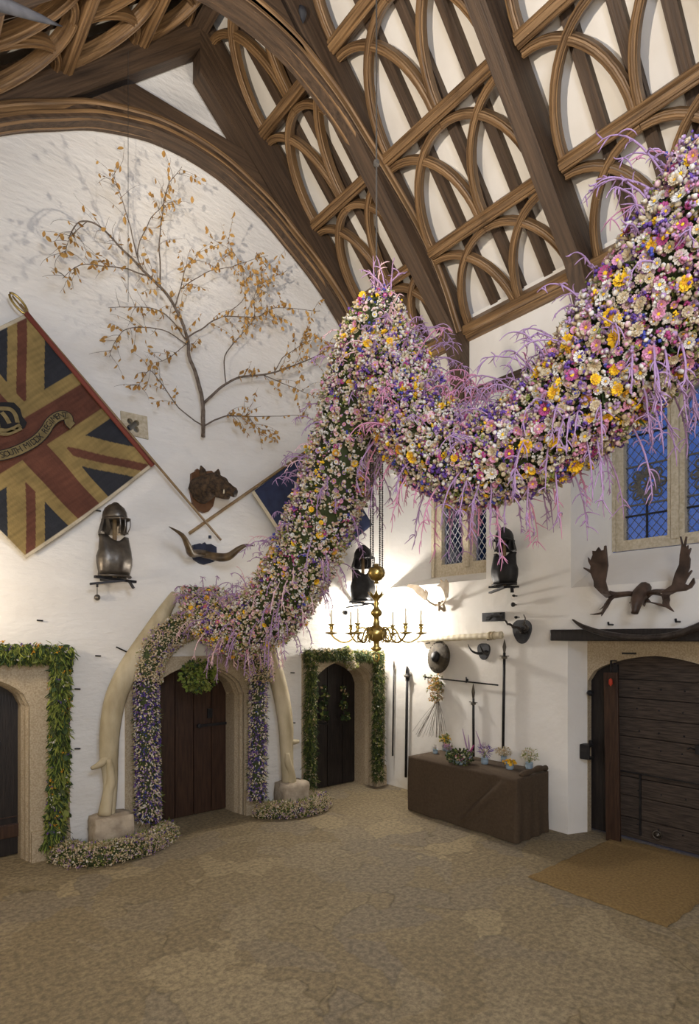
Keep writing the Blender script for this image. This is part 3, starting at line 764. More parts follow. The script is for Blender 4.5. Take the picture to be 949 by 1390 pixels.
# fallow antlers (pale)
def palm(mb, pts, plane, off, th, bend=0, c=None):
    pl_ = [plane(px, py, off) for px, py in pts]
    uv = [(p.y, p.z) for p in pl_] if plane is W else [(p.x, p.z) for p in pl_]
    cc = sum(u for u, v in uv) / len(uv)
    f = (lambda u, v, o: wx(u, v, o + bend * (u - cc) ** 2)) if plane is W else (lambda u, v, o: gy(u, v, o + bend * (u - cc) ** 2))
    mb.poly(uv, [], f, off + th / 2, off - th / 2)
t = thing('fallow_antlers', 'small pale fallow deer antlers on the wall under the left window', 'antlers', W(596, 805, .05))
mb = MB()
palm(mb, [(555, 793), (567, 794), (575, 800), (579, 806), (577, 800), (581, 804), (580, 812), (577, 815), (566, 806), (560, 799), (552, 797)], W, .25, .015)
mb.tube(spline([W(578, 812, .25), W(584, 818, .18), W(592, 822, .08)], 4), [.012] * 4 + [.014] * 4 + [.018], 6)
mb.build('antler', 'antler_pale', t, smooth=False)
mb = MB()
palm(mb, [(593, 795), (598, 792), (598, 786), (603, 790), (606, 786), (609, 791), (609, 800), (608, 811), (605, 812), (603, 803), (599, 797)], W, .22, .015)
mb.tube(spline([W(606, 811, .22), W(603, 817, .16), W(598, 822, .08)], 4), [.012] * 4 + [.014] * 4 + [.018], 6)
mb.build('antler', 'antler_pale', t)
mb = MB(); mb.tube(spline([W(592, 821, .06), W(598, 825, .09), W(604, 829, .05), W(600, 816, .12)], 4), .02, 8); mb.tube([W(597, 818, .06), W(596, 829, .12)], [.03, .015], 8); mb.build('skull', 'antler_pale', t, smooth=True)

# great elk antlers
t = thing('elk_antlers', 'huge dark palmate antlers spread on the wall above the great door', 'antlers', W(873, 812, .1))
s5 = lambda pts: [(780 + x / 5.615, 700 + y / 5.615) for x, y in pts]
mb = MB()
palm(mb, s5([(262, 570), (240, 500), (262, 380), (246, 228), (232, 232), (228, 262), (205, 268), (185, 240), (165, 270), (140, 268), (142, 300), (126, 345), (108, 318), (112, 350), (128, 385), (125, 412), (80, 395), (82, 405), (128, 440), (150, 500), (152, 540), (200, 590), (250, 628), (300, 610)]), W, .38, .025, 1.2)
mb.tube(spline([W(*p, o) for p, o in zip(s5([(262, 600), (310, 605), (360, 600), (430, 595), (480, 615)]), (.38, .34, .28, .2, .14))], 4), lerps([.045, .035, .03, .028, .034], 4), 8)
mb.tube(spline([W(*p, o) for p, o in zip(s5([(310, 605), (270, 640), (240, 690), (205, 765)]), (.34, .42, .5, .56))], 4), lerps([.03, .028, .03, .006], 4), 8, flat=.6)
mb.tube(spline([W(*p, o) for p, o in zip(s5([(240, 670), (215, 735), (160, 750), (118, 752)]), (.45, .5, .54, .58))], 4), lerps([.02, .024, .014, .004], 4), 8, flat=.6)
mb.tube(spline([W(*p, o) for p, o in zip(s5([(262, 650), (225, 690), (190, 718)]), (.42, .47, .5))], 4), lerps([.018, .014, .004], 4), 8, flat=.6)
mb.build('antler', 'antler', t, bevel=.004)
mb = MB()
palm(mb, s5([(690, 585), (745, 530), (770, 440), (800, 372), (805, 300), (818, 225), (805, 160), (812, 158), (832, 235), (850, 158), (858, 160), (846, 245), (868, 225), (866, 265), (888, 246), (890, 252), (874, 305), (884, 330), (880, 395), (862, 440), (895, 415), (897, 425), (858, 485), (842, 520), (870, 530), (905, 480), (914, 474), (920, 512), (896, 548), (850, 572), (780, 580), (740, 600), (705, 610)]), W, .40, .025, .6)
mb.tube(spline([W(*p, o) for p, o in zip(s5([(705, 595), (650, 585), (600, 583), (560, 600)]), (.40, .33, .26, .16))], 4), lerps([.045, .035, .03, .03], 4), 8)
mb.tube(spline([W(*p, o) for p, o in zip(s5([(690, 600), (700, 640), (700, 680), (758, 732)]), (.40, .44, .5, .56))], 4), lerps([.04, .035, .032, .005], 4), 8, flat=.6)
mb.tube(spline([W(*p, o) for p, o in zip(s5([(702, 688), (650, 678), (560, 655)]), (.48, .52, .55))], 4), lerps([.028, .02, .006], 4), 8, flat=.6)
mb.build('antler', 'antler', t, bevel=.004)
mb = MB(); sk = W(873, 812, .12)
mb.tube(spline([sk + Vector((.05, 0, .12)), sk + Vector((-.06, 0, .04)), sk + Vector((-.16, 0, -.06)), sk + Vector((-.2, 0, -.17))], 4), lerps([.07, .085, .06, .035], 4), 10)
for a, r_ in ((.3, .13), (1.0, .12), (2.2, .13), (2.9, .12), (3.6, .12), (4.3, .10), (5.2, .12), (5.9, .13)):
    mb.tube([sk + Vector((-.02, .04 * math.cos(a), .04 * math.sin(a))), sk + Vector((-.06, r_ * math.cos(a), r_ * math.sin(a)))], [.03, .006], 6)
mb.build('skull', 'antler', t, smooth=True)

# long dark rib lying over the lintel
P = [(777, 841, .32), (795, 852, .30), (830, 862, .30), (875, 866, .30), (915, 862, .30), (960, 846, .32), (1010, 820, .34)]
mb = MB(); mb.tube(spline([W(*p) for p in P], 6), lerps([.012, .04, .05, .052, .055, .06, .05], 6), 10, flat=.7)
tag(mb.build('great_horn', 'horn_dark', smooth=True), 'very long curved blackish horn laid along the lintel beam', 'horn')
for px, py, lab in ((832, 848, 'left peg above the long dark horn'), (923, 844, 'right peg above the long dark horn')):
    mb = MB(); p = W(px, py, 0); mb.tube([p, p + Vector((-.1, 0, 0)), p + Vector((-.11, 0, .03))], .012, 6); tag(mb.build('iron_peg', 'iron'), lab, 'peg')

# ---------------- armour
def armour(base, rotz, label, s=1.0, bars=True, bright=True):
    """base: point on the wall at waist height; front faces local -Y"""
    mt = Matrix.Translation(base) @ Matrix.Rotation(rotz, 4, 'Z') @ Matrix.Scale(s, 4)
    t = thing('suit_of_armour', label, 'armour', base, 'helmets and breastplates')
    m_ = 'steel' if bright else 'iron'
    y0 = -.20
    # breastplate: shell with centre ridge
    mb = MB(mt); rows = [(0, .165, .09), (.04, .172, .11), (.11, .186, .135), (.18, .188, .135), (.25, .186, .115), (.31, .182, .09), (.36, .178, .07), (.40, .168, .05)]
    nA = 16; vs = []
    for k, (z, wd, dp) in enumerate(rows):
        for i in range(nA + 1):
            a = math.pi * (i / nA)
            x = -wd * math.cos(a); d_ = dp * math.sin(a) ** .8 + .018 * max(0, 1 - abs(i - nA / 2) / 2.0)
            zz = z
            if k >= 5: zz = z - (.055 * (k - 4) / 3) * max(0, 1 - (x / .09) ** 2)       # neckline dip
            if k in (4, 5, 6) and (i < 3 or i > nA - 3): x *= .88                          # arm holes
            vs.append((x, y0 - d_, zz))
    fs = [(k * (nA + 1) + i, k * (nA + 1) + i + 1, (k + 1) * (nA + 1) + i + 1, (k + 1) * (nA + 1) + i) for k in range(len(rows) - 1) for i in range(nA)]
    mb.add(vs, fs); o = mb.build('breastplate', m_, t, smooth=True, fix=False)
    so = o.modifiers.new('thick', 'SOLIDIFY'); so.thickness = .012
    mb = MB(mt); mb.tube([(x, y0 - .13 * math.sin(math.acos(max(-1, min(1, x / .165)))) - .01, -.01) for x in [-.165 + .33 * i / 16 for i in range(17)]], .014, 6); mb.build('waist_roll', m_, t, smooth=True)
    mb = MB(mt); mb.box((0, y0 + .02, .0), (.30, .03, .38 * .1)); mb.box((.0, -.10, -.03), (.05, .22, .03)); mb.bar((-.22, y0 - .03, -.03), (.22, y0 - .05, -.05), .035, .025); mb.bar((-.24, y0 + .02, -.10), (.06, y0 - .10, -.05), .05, .02); mb.bar((.13, y0 - .06, -.04), (.16, y0 - .10, -.12), .04, .02); mb.build('bracket', 'iron', t)
    mb = MB(mt); mb.tube([(0, y0 - .02, -.02), (0, y0 - .02, .6)], .022, 8); mb.build('post', 'pole', t, smooth=True)
    # helmet
    mb = MB(mt); hz = .56; prof = [(.125, 0), (.128, .03), (.122, .07), (.10, .115), (.065, .145), (.03, .16), (0, .163)]
    mb.lathe(prof, (0, y0 - .02, hz), (0, 0, 1), 24, squash=(.86, 1.1))
    mb.tube([(0, y0 - .02 + .13 * math.cos(a), hz + .02 + .15 * math.sin(a)) for a in [i * math.pi / 12 for i in range(13)]], .009, 6)
    hel = mb.build('helmet', m_, t, smooth=True)
    mb = MB(mt); n_ = 12; vs = []
    for i in range(n_ + 1):
        a = math.pi + math.pi * i / n_
        vs += [(.105 * math.cos(a), y0 - .02 + .135 * math.sin(a), hz + .015), (.115 * math.cos(a), y0 - .02 + .135 * math.sin(a) - .075 * abs(math.sin(a)), hz - .01)]
    mb.add(vs, [(2 * i, 2 * i + 2, 2 * i + 3, 2 * i + 1) for i in range(n_)]); o = mb.build('peak', m_, hel, fix=False); so = o.modifiers.new('thick', 'SOLIDIFY'); so.thickness = .008
    for sx in (-1, 1):
        mb = MB(mt); mb.add([(sx * .10, y0 - .07, hz), (sx * .105, y0 + .05, hz), (sx * .10, y0 + .03, hz - .13), (sx * .09, y0 - .05, hz - .15), (sx * .085, y0 - .09, hz - .1)], [(0, 1, 2, 3, 4)])
        o = mb.build('cheek_piece', m_, hel, fix=False); so = o.modifiers.new('thick', 'SOLIDIFY'); so.thickness = .008
    mb = MB(mt); vs = []
    for i in range(9):
        a = i / 8 * math.pi
        vs += [(.108 * math.cos(a), y0 - .02 + .13 * math.sin(a), hz + .01), (.135 * math.cos(a), y0 - .02 + .19 * math.sin(a), hz - .13)]
    mb.add(vs, [(2 * i, 2 * i + 2, 2 * i + 3, 2 * i + 1) for i in range(8)]); o = mb.build('neck_guard', m_, hel, fix=False); so = o.modifiers.new('thick', 'SOLIDIFY'); so.thickness = .008
    if bars:
        mb = MB(mt)
        for x in (-.055, 0, .055): mb.tube(spline([(x, y0 - .20, hz - .0), (x, y0 - .205, hz - .08), (x * .8, y0 - .17, hz - .15)], 3), .006, 5)
        mb.tube([(-.055, y0 - .17, hz - .15), (0, y0 - .18, hz - .155), (.055, y0 - .17, hz - .15)], .006, 5); mb.build('face_bars', m_, hel)
    return t
p = G(139, 783, 0); armour(p, .25, 'brown steel helmet and breastplate on the gable wall below the union flag', 1.12)
p = G(480, 816, 0); armour(p, -.1, 'black helmet and breastplate on the gable wall in the corner behind the chandelier', 1.15, True, False)
p = W(697, 794, 0); armour(p, -1.5, 'black helmet and breastplate seen side-on, right of the small window', 1.0, True, False)
t = thing('hanging_ball', 'small dark ball hanging on a cord under the left armour', 'ball', G(132, 811, .06))
mb = MB(); mb.lathe([(.035 * math.sin(i * math.pi / 8), -.035 * math.cos(i * math.pi / 8)) for i in range(9)], G(132, 811, .06), n=14); mb.build('ball', 'steel', t, smooth=True)
mb = MB(); mb.tube([G(132, 807, .06), G(132, 795, .06)], .004, 5); mb.tube([G(132, 797, .06), G(132, 792, .06)], .012, 6); mb.tube([G(132, 793, .06), G(132, 793, 0)], .008, 6); mb.build('cord', 'iron', t)

# ---------------- boar head
c = G(272, 668, 0); t = thing('boar_head', 'dark wild boar head on a brown wooden shield, looking right', 'boar head', c)
sh = [(258, 643), (263, 641), (265, 637), (272, 641), (285, 640), (290, 644), (291, 660), (290, 676), (287, 688), (281, 695), (275, 697), (266, 693), (260, 684), (257, 668)]
mb = MB(); mb.poly([(G(*q).x, G(*q).z) for q in sh], [], gy, .05, 0); mb.build('shield', 'mount', t, bevel=.012)
mb = MB(); cc = G(274, 664, .04)
path = spline([cc + Vector((-.02, 0, -.02)), cc + Vector((.0, -.12, .0)), cc + Vector((.05, -.24, .03)), cc + Vector((.13, -.33, -.02)), cc + Vector((.20, -.40, -.075)), cc + Vector((.24, -.44, -.10))], 6)
rr = lerps([.17, .155, .13, .10, .062, .045], 6)
mb.tube(path, rr, 16); 
for v in range(len(mb.v)):
    q = mb.v[v]; n_ = noise.noise(q * 14) * .02; mb.v[v] = q + Vector((n_, 0, n_))
mb.build('head', 'fur', t, smooth=True)
mb = MB(); mb.lathe([(.048, -.012), (.052, 0), (.046, .012), (.0, .014)], path[-1], (path[-1] - path[-3]), 12); mb.build('snout', 'horn_dark', t, smooth=True)
mb = MB(); mb.tube(spline([cc + Vector((.08, -.28, -.09)), cc + Vector((.13, -.36, -.13)), cc + Vector((.17, -.41, -.15))], 4), lerps([.06, .045, .028], 4), 10); mb.build('jaw', 'fur', t, smooth=True)
for s_ in (-.06, .10):
    mb = MB(); e0 = cc + Vector((s_, -.17, .13)); mb.tube(spline([e0, e0 + Vector((s_ * .3, -.01, .06)), e0 + Vector((s_ * .5, .01, .12))], 4), lerps([.045, .04, .004], 4), 8, flat=.4); mb.build('ear', 'fur', t, smooth=True)
for s_ in (-.02, .05):
    mb = MB(); e0 = cc + Vector((.13 + s_, -.38, -.11)); mb.tube(spline([e0, e0 + Vector((s_ * .6, -.03, .02)), e0 + Vector((s_ * .4, -.02, .07))], 4), lerps([.012, .01, .002], 4), 6); mb.build('tusk', 'tube', t, smooth=True)
mb = MB()
for s_ in (-.035, .085): mb.lathe([(.014 * math.sin(i * math.pi / 6), -.014 * math.cos(i * math.pi / 6)) for i in range(7)], cc + Vector((.06 + s_, -.29, .09)), n=8)
mb.build('eyes', 'iron', t, smooth=True)
# ---------------- ox horns
t = thing('ox_horns', 'wide sweeping polished ox horns on a navy shield above the flower arch', 'horns', G(284, 747, .05))
s6 = lambda pts: [(220 + x / 5.93, 620 + y / 5.93) for x, y in pts]
mb = MB(); mb.poly([(G(*q).x, G(*q).z) for q in s6([(240, 712), (290, 700), (318, 708), (330, 690), (345, 708), (380, 705), (425, 730), (428, 830), (400, 850), (330, 870), (300, 862), (250, 830), (236, 800)])], [], gy, .05, 0); mb.build('shield', 'navy', t, bevel=.008)
mb = MB(); mb.tube([G(285, 731, .05), G(285, 727, .05)], .02, 6); mb.build('crest', 'navy', t)
for P, rr in (([(350, 783, .12), (300, 775, .18), (235, 775, .30), (205, 710, .42), (160, 630, .5), (55, 562, .55)], [.05, .045, .05, .038, .026, .003]), ([(330, 780, .12), (390, 795, .18), (470, 810, .30), (540, 800, .40), (620, 740, .5), (680, 712, .56), (740, 718, .6)], [.05, .048, .055, .05, .034, .018, .003])):
    mb = MB(); mb.tube(spline([G(*s6([(x, y)])[0], o) for x, y, o in P], 6), lerps(rr, 6), 12); mb.build('horn', 'horn', t, smooth=True)

# ---------------- flags
def flagpole(t, a, b_, r=.016):
    mb = MB(); mb.tube([a, b_], r, 8); return mb.build('pole', 'pole', t, smooth=True)
A = G(36, 425, .10); B = G(208, 632, .10); Dq = G(-136, 560, .10); 
OFF = .10
t = thing('union_flag', 'large old union flag with crown and scroll hung on a sloping pole', 'flag', Vector((B.x, B.y, B.z)))
ux = Vector((B.x - A.x, 0, B.z - A.z)); E2 = G(36, 758, .10); vy = Vector((E2.x - B.x, 0, E2.z - B.z))
Lu = ux.length; Lv = Lu * .96; ud = ux.normalized(); vd = vy.normalized()
# hoist runs A->B (u), fly runs away from the pole (v)
NU, NV = 190, 230
vs = []; cols = []
def seg(px_, py_, ax_, ay_, bx_, by_):
    dx_, dy_ = bx_ - ax_, by_ - ay_; L_ = math.hypot(dx_, dy_); return ((px_ - ax_) * dy_ - (py_ - ay_) * dx_) / L_
RED, GOLD, NAVY, CRM = (.135, .048, .028), (.31, .22, .08), (.026, .028, .036), (.62, .54, .40)
def ujack(u, v):      # u along hoist 0..1, v along fly 0..1
    H_, F_ = 1.0, .96
    y, x = u * H_, v * F_
    cu, cv = y - .5, x - .50
    e = min(u, 1 - u) * H_
    if e < .018 or v > .99: return CRM
    if abs(cu) < .082 or abs(cv) < .082: return RED
    if abs(cu) < .152 or abs(cv) < .152: return GOLD
    d1_ = seg(x, y, 0, 0, .96, 1); d2_ = seg(x, y, 0, 1, .96, 0)
    for d_, sg in ((d1_, 1 if cv < 0 else -1), (d2_, -1 if cv < 0 else 1)):
        if abs(d_) < .09:
            k = d_ * sg
            if -.002 < k < .045: return RED
            return GOLD
    return NAVY
me_v = []
for j in range(NV + 1):
    for i in range(NU + 1):
        u = i / NU; v = j / NV
        dep = .02 * math.sin(u * 9 + v * 7) + .012 * math.sin(u * 23 - v * 5) + .03 * v
        sag = -.03 * math.sin(v * math.pi) * (u)
        p = A + ud * (u * Lu) + vd * (v * Lv) + Vector((0, -dep * .8 + .02, sag))
        vs.append(p)
        c_ = ujack(u, v); k = .82 + .22 * noise.noise((u * 7, v * 9, 0)) + .22 * noise.noise((u * 70, v * 9, 5)) + .1 * noise.noise((u * 12, v * 90, 2))
        cols.append([min(1, x * k) for x in c_] + [1])
mb = MB(); mb.add(vs, [(j * (NU + 1) + i, j * (NU + 1) + i + 1, (j + 1) * (NU + 1) + i + 1, (j + 1) * (NU + 1) + i) for j in range(NV) for i in range(NU)])
fm = mat('painted_silk', (1, 1, 1), .85, bump=.25, bs=60)
nt = fm.node_tree; at = nt.nodes.new('ShaderNodeAttribute'); at.attribute_name = 'dye'; nt.links.new(at.outputs['Color'], nt.nodes['Principled BSDF'].inputs['Base Color'])
o = mb.build('flag_cloth', fm, t, smooth=True, fix=False)
ca = o.data.color_attributes.new('dye', 'FLOAT_COLOR', 'POINT'); ca.data.foreach_set('color', [c for q in cols for c in q])
so = o.modifiers.new('thick', 'SOLIDIFY'); so.thickness = .004
fpole = flagpole(t, G(27, 413, .12), G(300, 733, .12))
mb = MB(); mb.tube([A + Vector((0, -.01, 0)) + vd * .01, B + Vector((0, -.01, 0)) + vd * .01], .03, 8); sm = mat('red_sleeve', (.2, .05, .035), .8); mb.build('sleeve', sm, t, smooth=True)
fc = G(22, 408, .12); mb = MB(); dirp = (G(22, 408, .12) - G(36, 425, .12)).normalized(); sd_ = Vector((-dirp.z, 0, dirp.x))
loop = [fc + dirp * (.11 * math.cos(a)) + sd_ * (.045 * math.sin(a)) - dirp * .03 for a in [i * math.pi / 8 for i in range(16)]]
mb.tube(loop, .012, 6, closed=True); mb.tube([fc - dirp * .14, fc + dirp * .05], .008, 6); mb.build('spear_finial', 'brass', fpole, smooth=True)
# painted scroll and crown, a hair in front of the silk
gold_s = mat('scroll_paint', (.15, .115, .05), .85, var=(.22, .17, .075), vs=20); ink = mat('scroll_ink', (.012, .012, .014), .85)
s8 = lambda x, y: (x / 8.627, 540 + y / 8.627)
def band(pts, wd, off, m_, nm):
    P = [G(*s8(x, y), off) for x, y in pts]; P = spline(P, 5)
    mb = MB(); vs = []
    for i, p in enumerate(P):
        tt = (P[min(i + 1, len(P) - 1)] - P[max(i - 1, 0)]).normalized(); nn = Vector((-tt.z, 0, tt.x)); vs += [p + nn * wd, p - nn * wd]
    mb.add(vs, [(2 * i, 2 * i + 2, 2 * i + 3, 2 * i + 1) for i in range(len(P) - 1)])
    o = mb.build(nm, m_, t, fix=False); so = o.modifiers.new('thick', 'SOLIDIFY'); so.thickness = .003
    return P
SC = [(-420, 640), (-260, 690), (-100, 690), (60, 665), (210, 615), (350, 545), (450, 475), (530, 385), (590, 290), (660, 230), (740, 205), (795, 225), (810, 290), (850, 330)]
band(SC, .052, .162, ink, 'scroll_border'); P = band(SC, .044, .168, gold_s, 'scroll')
txt = 'THE SOUTH MIDDX REGIMENT'
i0 = 6; i1 = 54; k = 0
cu = bpy.data.curves.new('letters', 'FONT'); 
mb = MB()
dep_ = bpy.context.evaluated_depsgraph_get
arc = [0]
for a_, b2 in zip(P, P[1:]): arc.append(arc[-1] + (b2 - a_).length)
lo_, hi_ = arc[i0], arc[min(i1, len(arc) - 1)]
for n_, ch in enumerate(txt):
    s_ = lo_ + (hi_ - lo_) * (n_ + .5) / len(txt)
    if ch == ' ': continue
    j = max(i for i in range(len(arc)) if arc[i] <= s_); j = min(j, len(P) - 2)
    p = P[j].lerp(P[j + 1], (s_ - arc[j]) / max(1e-6, arc[j + 1] - arc[j])); tt = (P[j + 1] - P[j]).normalized(); nn = Vector((-tt.z, 0, tt.x))
    cu.body = ch; cu.size = .085; cu.align_x = 'CENTER'; cu.align_y = 'CENTER'; cu.resolution_u = 2
    ob = bpy.data.objects.new('tmp', cu); C.objects.link(ob)
    bpy.context.view_layer.update()
    me = ob.evaluated_get(dep_()).to_mesh()
    mb.add([p + tt * v.co.x + nn * v.co.y + Vector((0, -.010, 0)) for v in me.vertices], [tuple(pp.vertices) for pp in me.polygons])
    bpy.data.objects.remove(ob)
mb.build('scroll_lettering', ink, t, fix=False)
def cpoly(pts, off, m_, nm):
    mb = MB(); mb.poly([(G(*s8(x, y)).x, G(*s8(x, y)).z) for x, y in pts], [], gy, off, off - .004); return mb.build(nm, m_, t)
cpoly([(-250, 330), (-190, 190), (-90, 110), (20, 105), (130, 110), (200, 180), (225, 270), (280, 340), (250, 400), (130, 460), (80, 440), (-80, 420), (-200, 420)], .158, ink, 'crown_outline')
mb = MB()
for pts in ([(-230, 330), (-170, 200), (-80, 130), (0, 125)], [(0, 125), (120, 135), (180, 200), (205, 290)], [(-60, 170), (-40, 250), (-20, 340)], [(20, 170), (70, 230), (110, 300)], [(-220, 380), (-80, 400), (80, 420), (250, 350)], [(-200, 350), (-60, 360), (90, 385), (240, 320)]):
    Q = spline([G(*s8(*p), .166) for p in pts], 4); vs = []
    for i, p in enumerate(Q):
        tt = (Q[min(i + 1, len(Q) - 1)] - Q[max(i - 1, 0)]).normalized(); nn = Vector((-tt.z, 0, tt.x)); vs += [p + nn * .02, p - nn * .02]
    mb.add(vs, [(2 * i, 2 * i + 2, 2 * i + 3, 2 * i + 1) for i in range(len(Q) - 1)])
o = mb.build('crown', gold_s, t, fix=False); so = o.modifiers.new('thick', 'SOLIDIFY'); so.thickness = .003

# blue flag
t = thing('blue_flag', 'dark blue flag on a sloping pole, partly behind the flower rope', 'flag', G(342, 668, .09))
a = G(342, 668, .07); b2 = G(437, 598, .07); u_ = (b2 - a).normalized(); v_ = (G(421, 786, .07) - a).normalized(); LV = (G(421, 786, .07) - a).length
Lf = (b2 - a).length
nu, nv = 60, 40; vs = []
for j in range(nv + 1):
    for i in range(nu + 1):
        u = i / nu; v = j / nv
        vs.append(a + u_ * (u * Lf) + v_ * (v * LV) + Vector((0, -.02 - .02 * math.sin(u * 11 + v * 3) * v, .02 * math.sin(u * 5) * v)))
mb = MB(); mb.add(vs, [(j * (nu + 1) + i, j * (nu + 1) + i + 1, (j + 1) * (nu + 1) + i + 1, (j + 1) * (nu + 1) + i) for j in range(nv) for i in range(nu)])
o = mb.build('flag_cloth', 'silk_blue', t, smooth=True, fix=False); so = o.modifiers.new('thick', 'SOLIDIFY'); so.thickness = .006
mb = MB(); mb.bar(a + Vector((0, -.03, 0)), a + v_ * LV + Vector((0, -.03, 0)), .05, .008, (0, 1, 0)); mb.build('edge_tape', 'cream', t)
flagpole(t, G(257, 724, .05), G(257, 724, .05) + (G(430, 603, .05) - G(257, 724, .05)) * 1.12, .02)

# ---------------- quatrefoil vent
t = thing('quatrefoil_vent', 'square stone block pierced by a dark four-lobed opening right of the union flag', 'vent', G(180, 578, .01))
mb = MB(); q = [G(163, 558), G(199, 566), G(201, 597), G(165, 588)]
lob = []
for i in range(48):
    a = i / 48 * 2 * math.pi; r_ = .035 + .055 * abs(math.cos(2 * (a + .0))) ** .8
    lob.append((qc.x + r_ * math.cos(a + .75), qc.z + r_ * math.sin(a + .75)))
mb.poly([(p.x, p.z) for p in q], [lob], gy, .02, -.05); mb.build('block', 'granite_w', t, bevel=.003)

# ---------------- chandelier
CX_, CY_ = 3.2, 3.5
zc = lambda py: EYE + (865 - py) / 794 * 4.74
t = thing('chandelier', 'brass six-branched candle chandelier hanging on dark chains', 'chandelier', (CX_, CY_, zc(905)))
O = Vector((CX_, CY_, 0))
def prof(pts): return [(r_ * 4.74 / 794, zc(y)) for r_, y in pts]
mb = MB(); mb.lathe(prof([(0, 885), (5, 883), (8, 880), (4, 877), (4, 871), (9, 869), (13, 864), (14.5, 859), (13, 854), (8, 851), (5, 849), (4, 843), (3.5, 838), (7, 835), (8, 831), (6, 828), (4, 826), (2.5, 822), (4, 819), (2.5, 816), (5, 813), (5, 809), (2, 806), (1.5, 803), (0, 802)]), O, n=28); mb.build('stem', 'brass', t, smooth=True)
mb = MB(); mb.lathe(prof([(0, 793), (4, 792), (2, 789), (7, 787), (11, 782), (11.8, 777), (10, 772), (6, 769), (3, 768), (4, 766), (0, 765)]), O, n=24); mb.build('globe', 'brass', t, smooth=True)
mb = MB()
for i in range(8):
    a = i * math.pi / 4; mb.tube(spline([O + Vector((.02 * math.cos(a), .02 * math.sin(a), zc(813))), O + Vector((.05 * math.cos(a), .05 * math.sin(a), zc(808))), O + Vector((.07 * math.cos(a), .07 * math.sin(a), zc(803)))], 3), lerps([.012, .014, .002], 3), 5, flat=.4)
mb.build('leaf_crown', 'brass', t, smooth=True)
mb = MB()
for zz in np.arange(zc(803), zc(793), .012): mb.tube([O + Vector((.006 * math.cos(q_ * .9), .0, zz + .009 * math.sin(q_ * .9))) for q_ in range(7)], .0025, 4, closed=True)
mb.build('link', 'brass', t); mb = MB(); mb.tube([O + Vector((.03 * math.cos(q_ * .63), 0, zc(892) + .035 * math.sin(q_ * .63))) for q_ in range(10)], .008, 5, closed=True)
mb.build('pendant_ring', 'brass', t)
rv = Vector((RX, RY, 0)); fv = Vector((FX, FY, 0))
for i in range(6):
    a = .08 + i * math.pi / 3; dr = rv * math.cos(a) + fv * math.sin(a)
    P = [(.05, 863), (.10, 852), (.16, 856), (.20, 868), (.27, 872), (.34, 866), (.365, 860)]
    mb = MB(); mb.tube(spline([O + dr * x + Vector((0, 0, zc(y))) for x, y in P], 5), .0085, 6)
    mb.tube(spline([O + dr * x + Vector((0, 0, zc(y))) for x, y in [(.10, 852), (.075, 858), (.09, 867), (.14, 872), (.155, 864), (.13, 862)]], 4), .006, 5)
    ar = mb.build('arm', 'brass', t, smooth=True)
    e_ = O + dr * .365
    mb = MB(); k = 4.74 / 794
    mb.lathe([(.004, zc(862)), (.05, zc(859.5)), (.052, zc(858.5)), (.012, zc(858)), (.010, zc(855)), (.018, zc(852)), (.012, zc(850)), (.025, zc(848)), (.026, zc(847)), (.01, zc(847))], e_, n=16); mb.build('candle_cup', 'brass', ar, smooth=True)
    mb = MB(); mb.lathe([(.0095, zc(848)), (.009, zc(829)), (.004, zc(828)), (.0, zc(827.5))], e_, n=10); mb.build('candle', 'wax', ar, smooth=True)
for i in range(4):
    a = .3 + i * math.pi / 2; dx = .055 * math.cos(a); dy = .055 * math.sin(a)
    mb = MB(); z = zc(774); fl_ = 0
    mb.tube([O + Vector((dx, dy, z)), O + Vector((dx, dy, 4.6))], .003, 4)
    while z < 4.2:
        mb.box(O + Vector((dx, dy, z)), (.014 if fl_ else .005, .005 if fl_ else .014, .013)); z += .018; fl_ = 1 - fl_
    mb.build('chain', 'rope', t)
mb = MB(); mb.tube([O + Vector((0, 0, 4.6)), O + Vector((0, 0, 7.3)), O + Vector((.0, 0, 9.92))], .007, 5); mb.tube([O + Vector((-.06, 0, 4.6)), O + Vector((.06, 0, 4.6))], .012, 6); mb.lathe([(.0, -.03), (.025, -.015), (.025, .015), (0, .03)], O + Vector((0, 0, zc(222))), n=8); mb.build('rope', 'rope', t)

# thin wire before the gable and the lance tip at the top left
x_ = G(174, 300, .3).x
mb = MB(); mb.tube([(x_, 6.7, 9.05), (x_, 6.7, 6.2)], .003, 4); tag(mb.build('hanging_wire', 'rope'), 'thin straight wire hanging down in front of the gable arch', 'wire')
d = ray(85, 36); s = 4 / d.y; p0 = d * s + Vector((0, 0, EYE)); d = ray(-50, -14); s = 4 / d.y; p1 = d * s + Vector((0, 0, EYE)); dd = (p1 - p0).normalized(); p2 = p0 + dd * ((p0.x + 1.0) / -dd.x)
mb = MB(); mb.tube([p0, p0 + dd * .12, p0 + dd * .35, p2], [.002, .02, .04, .05], 10); tag(mb.build('slate_lance', 'slate', smooth=True), 'grey tapering lance point jutting in at the top left corner', 'lance')
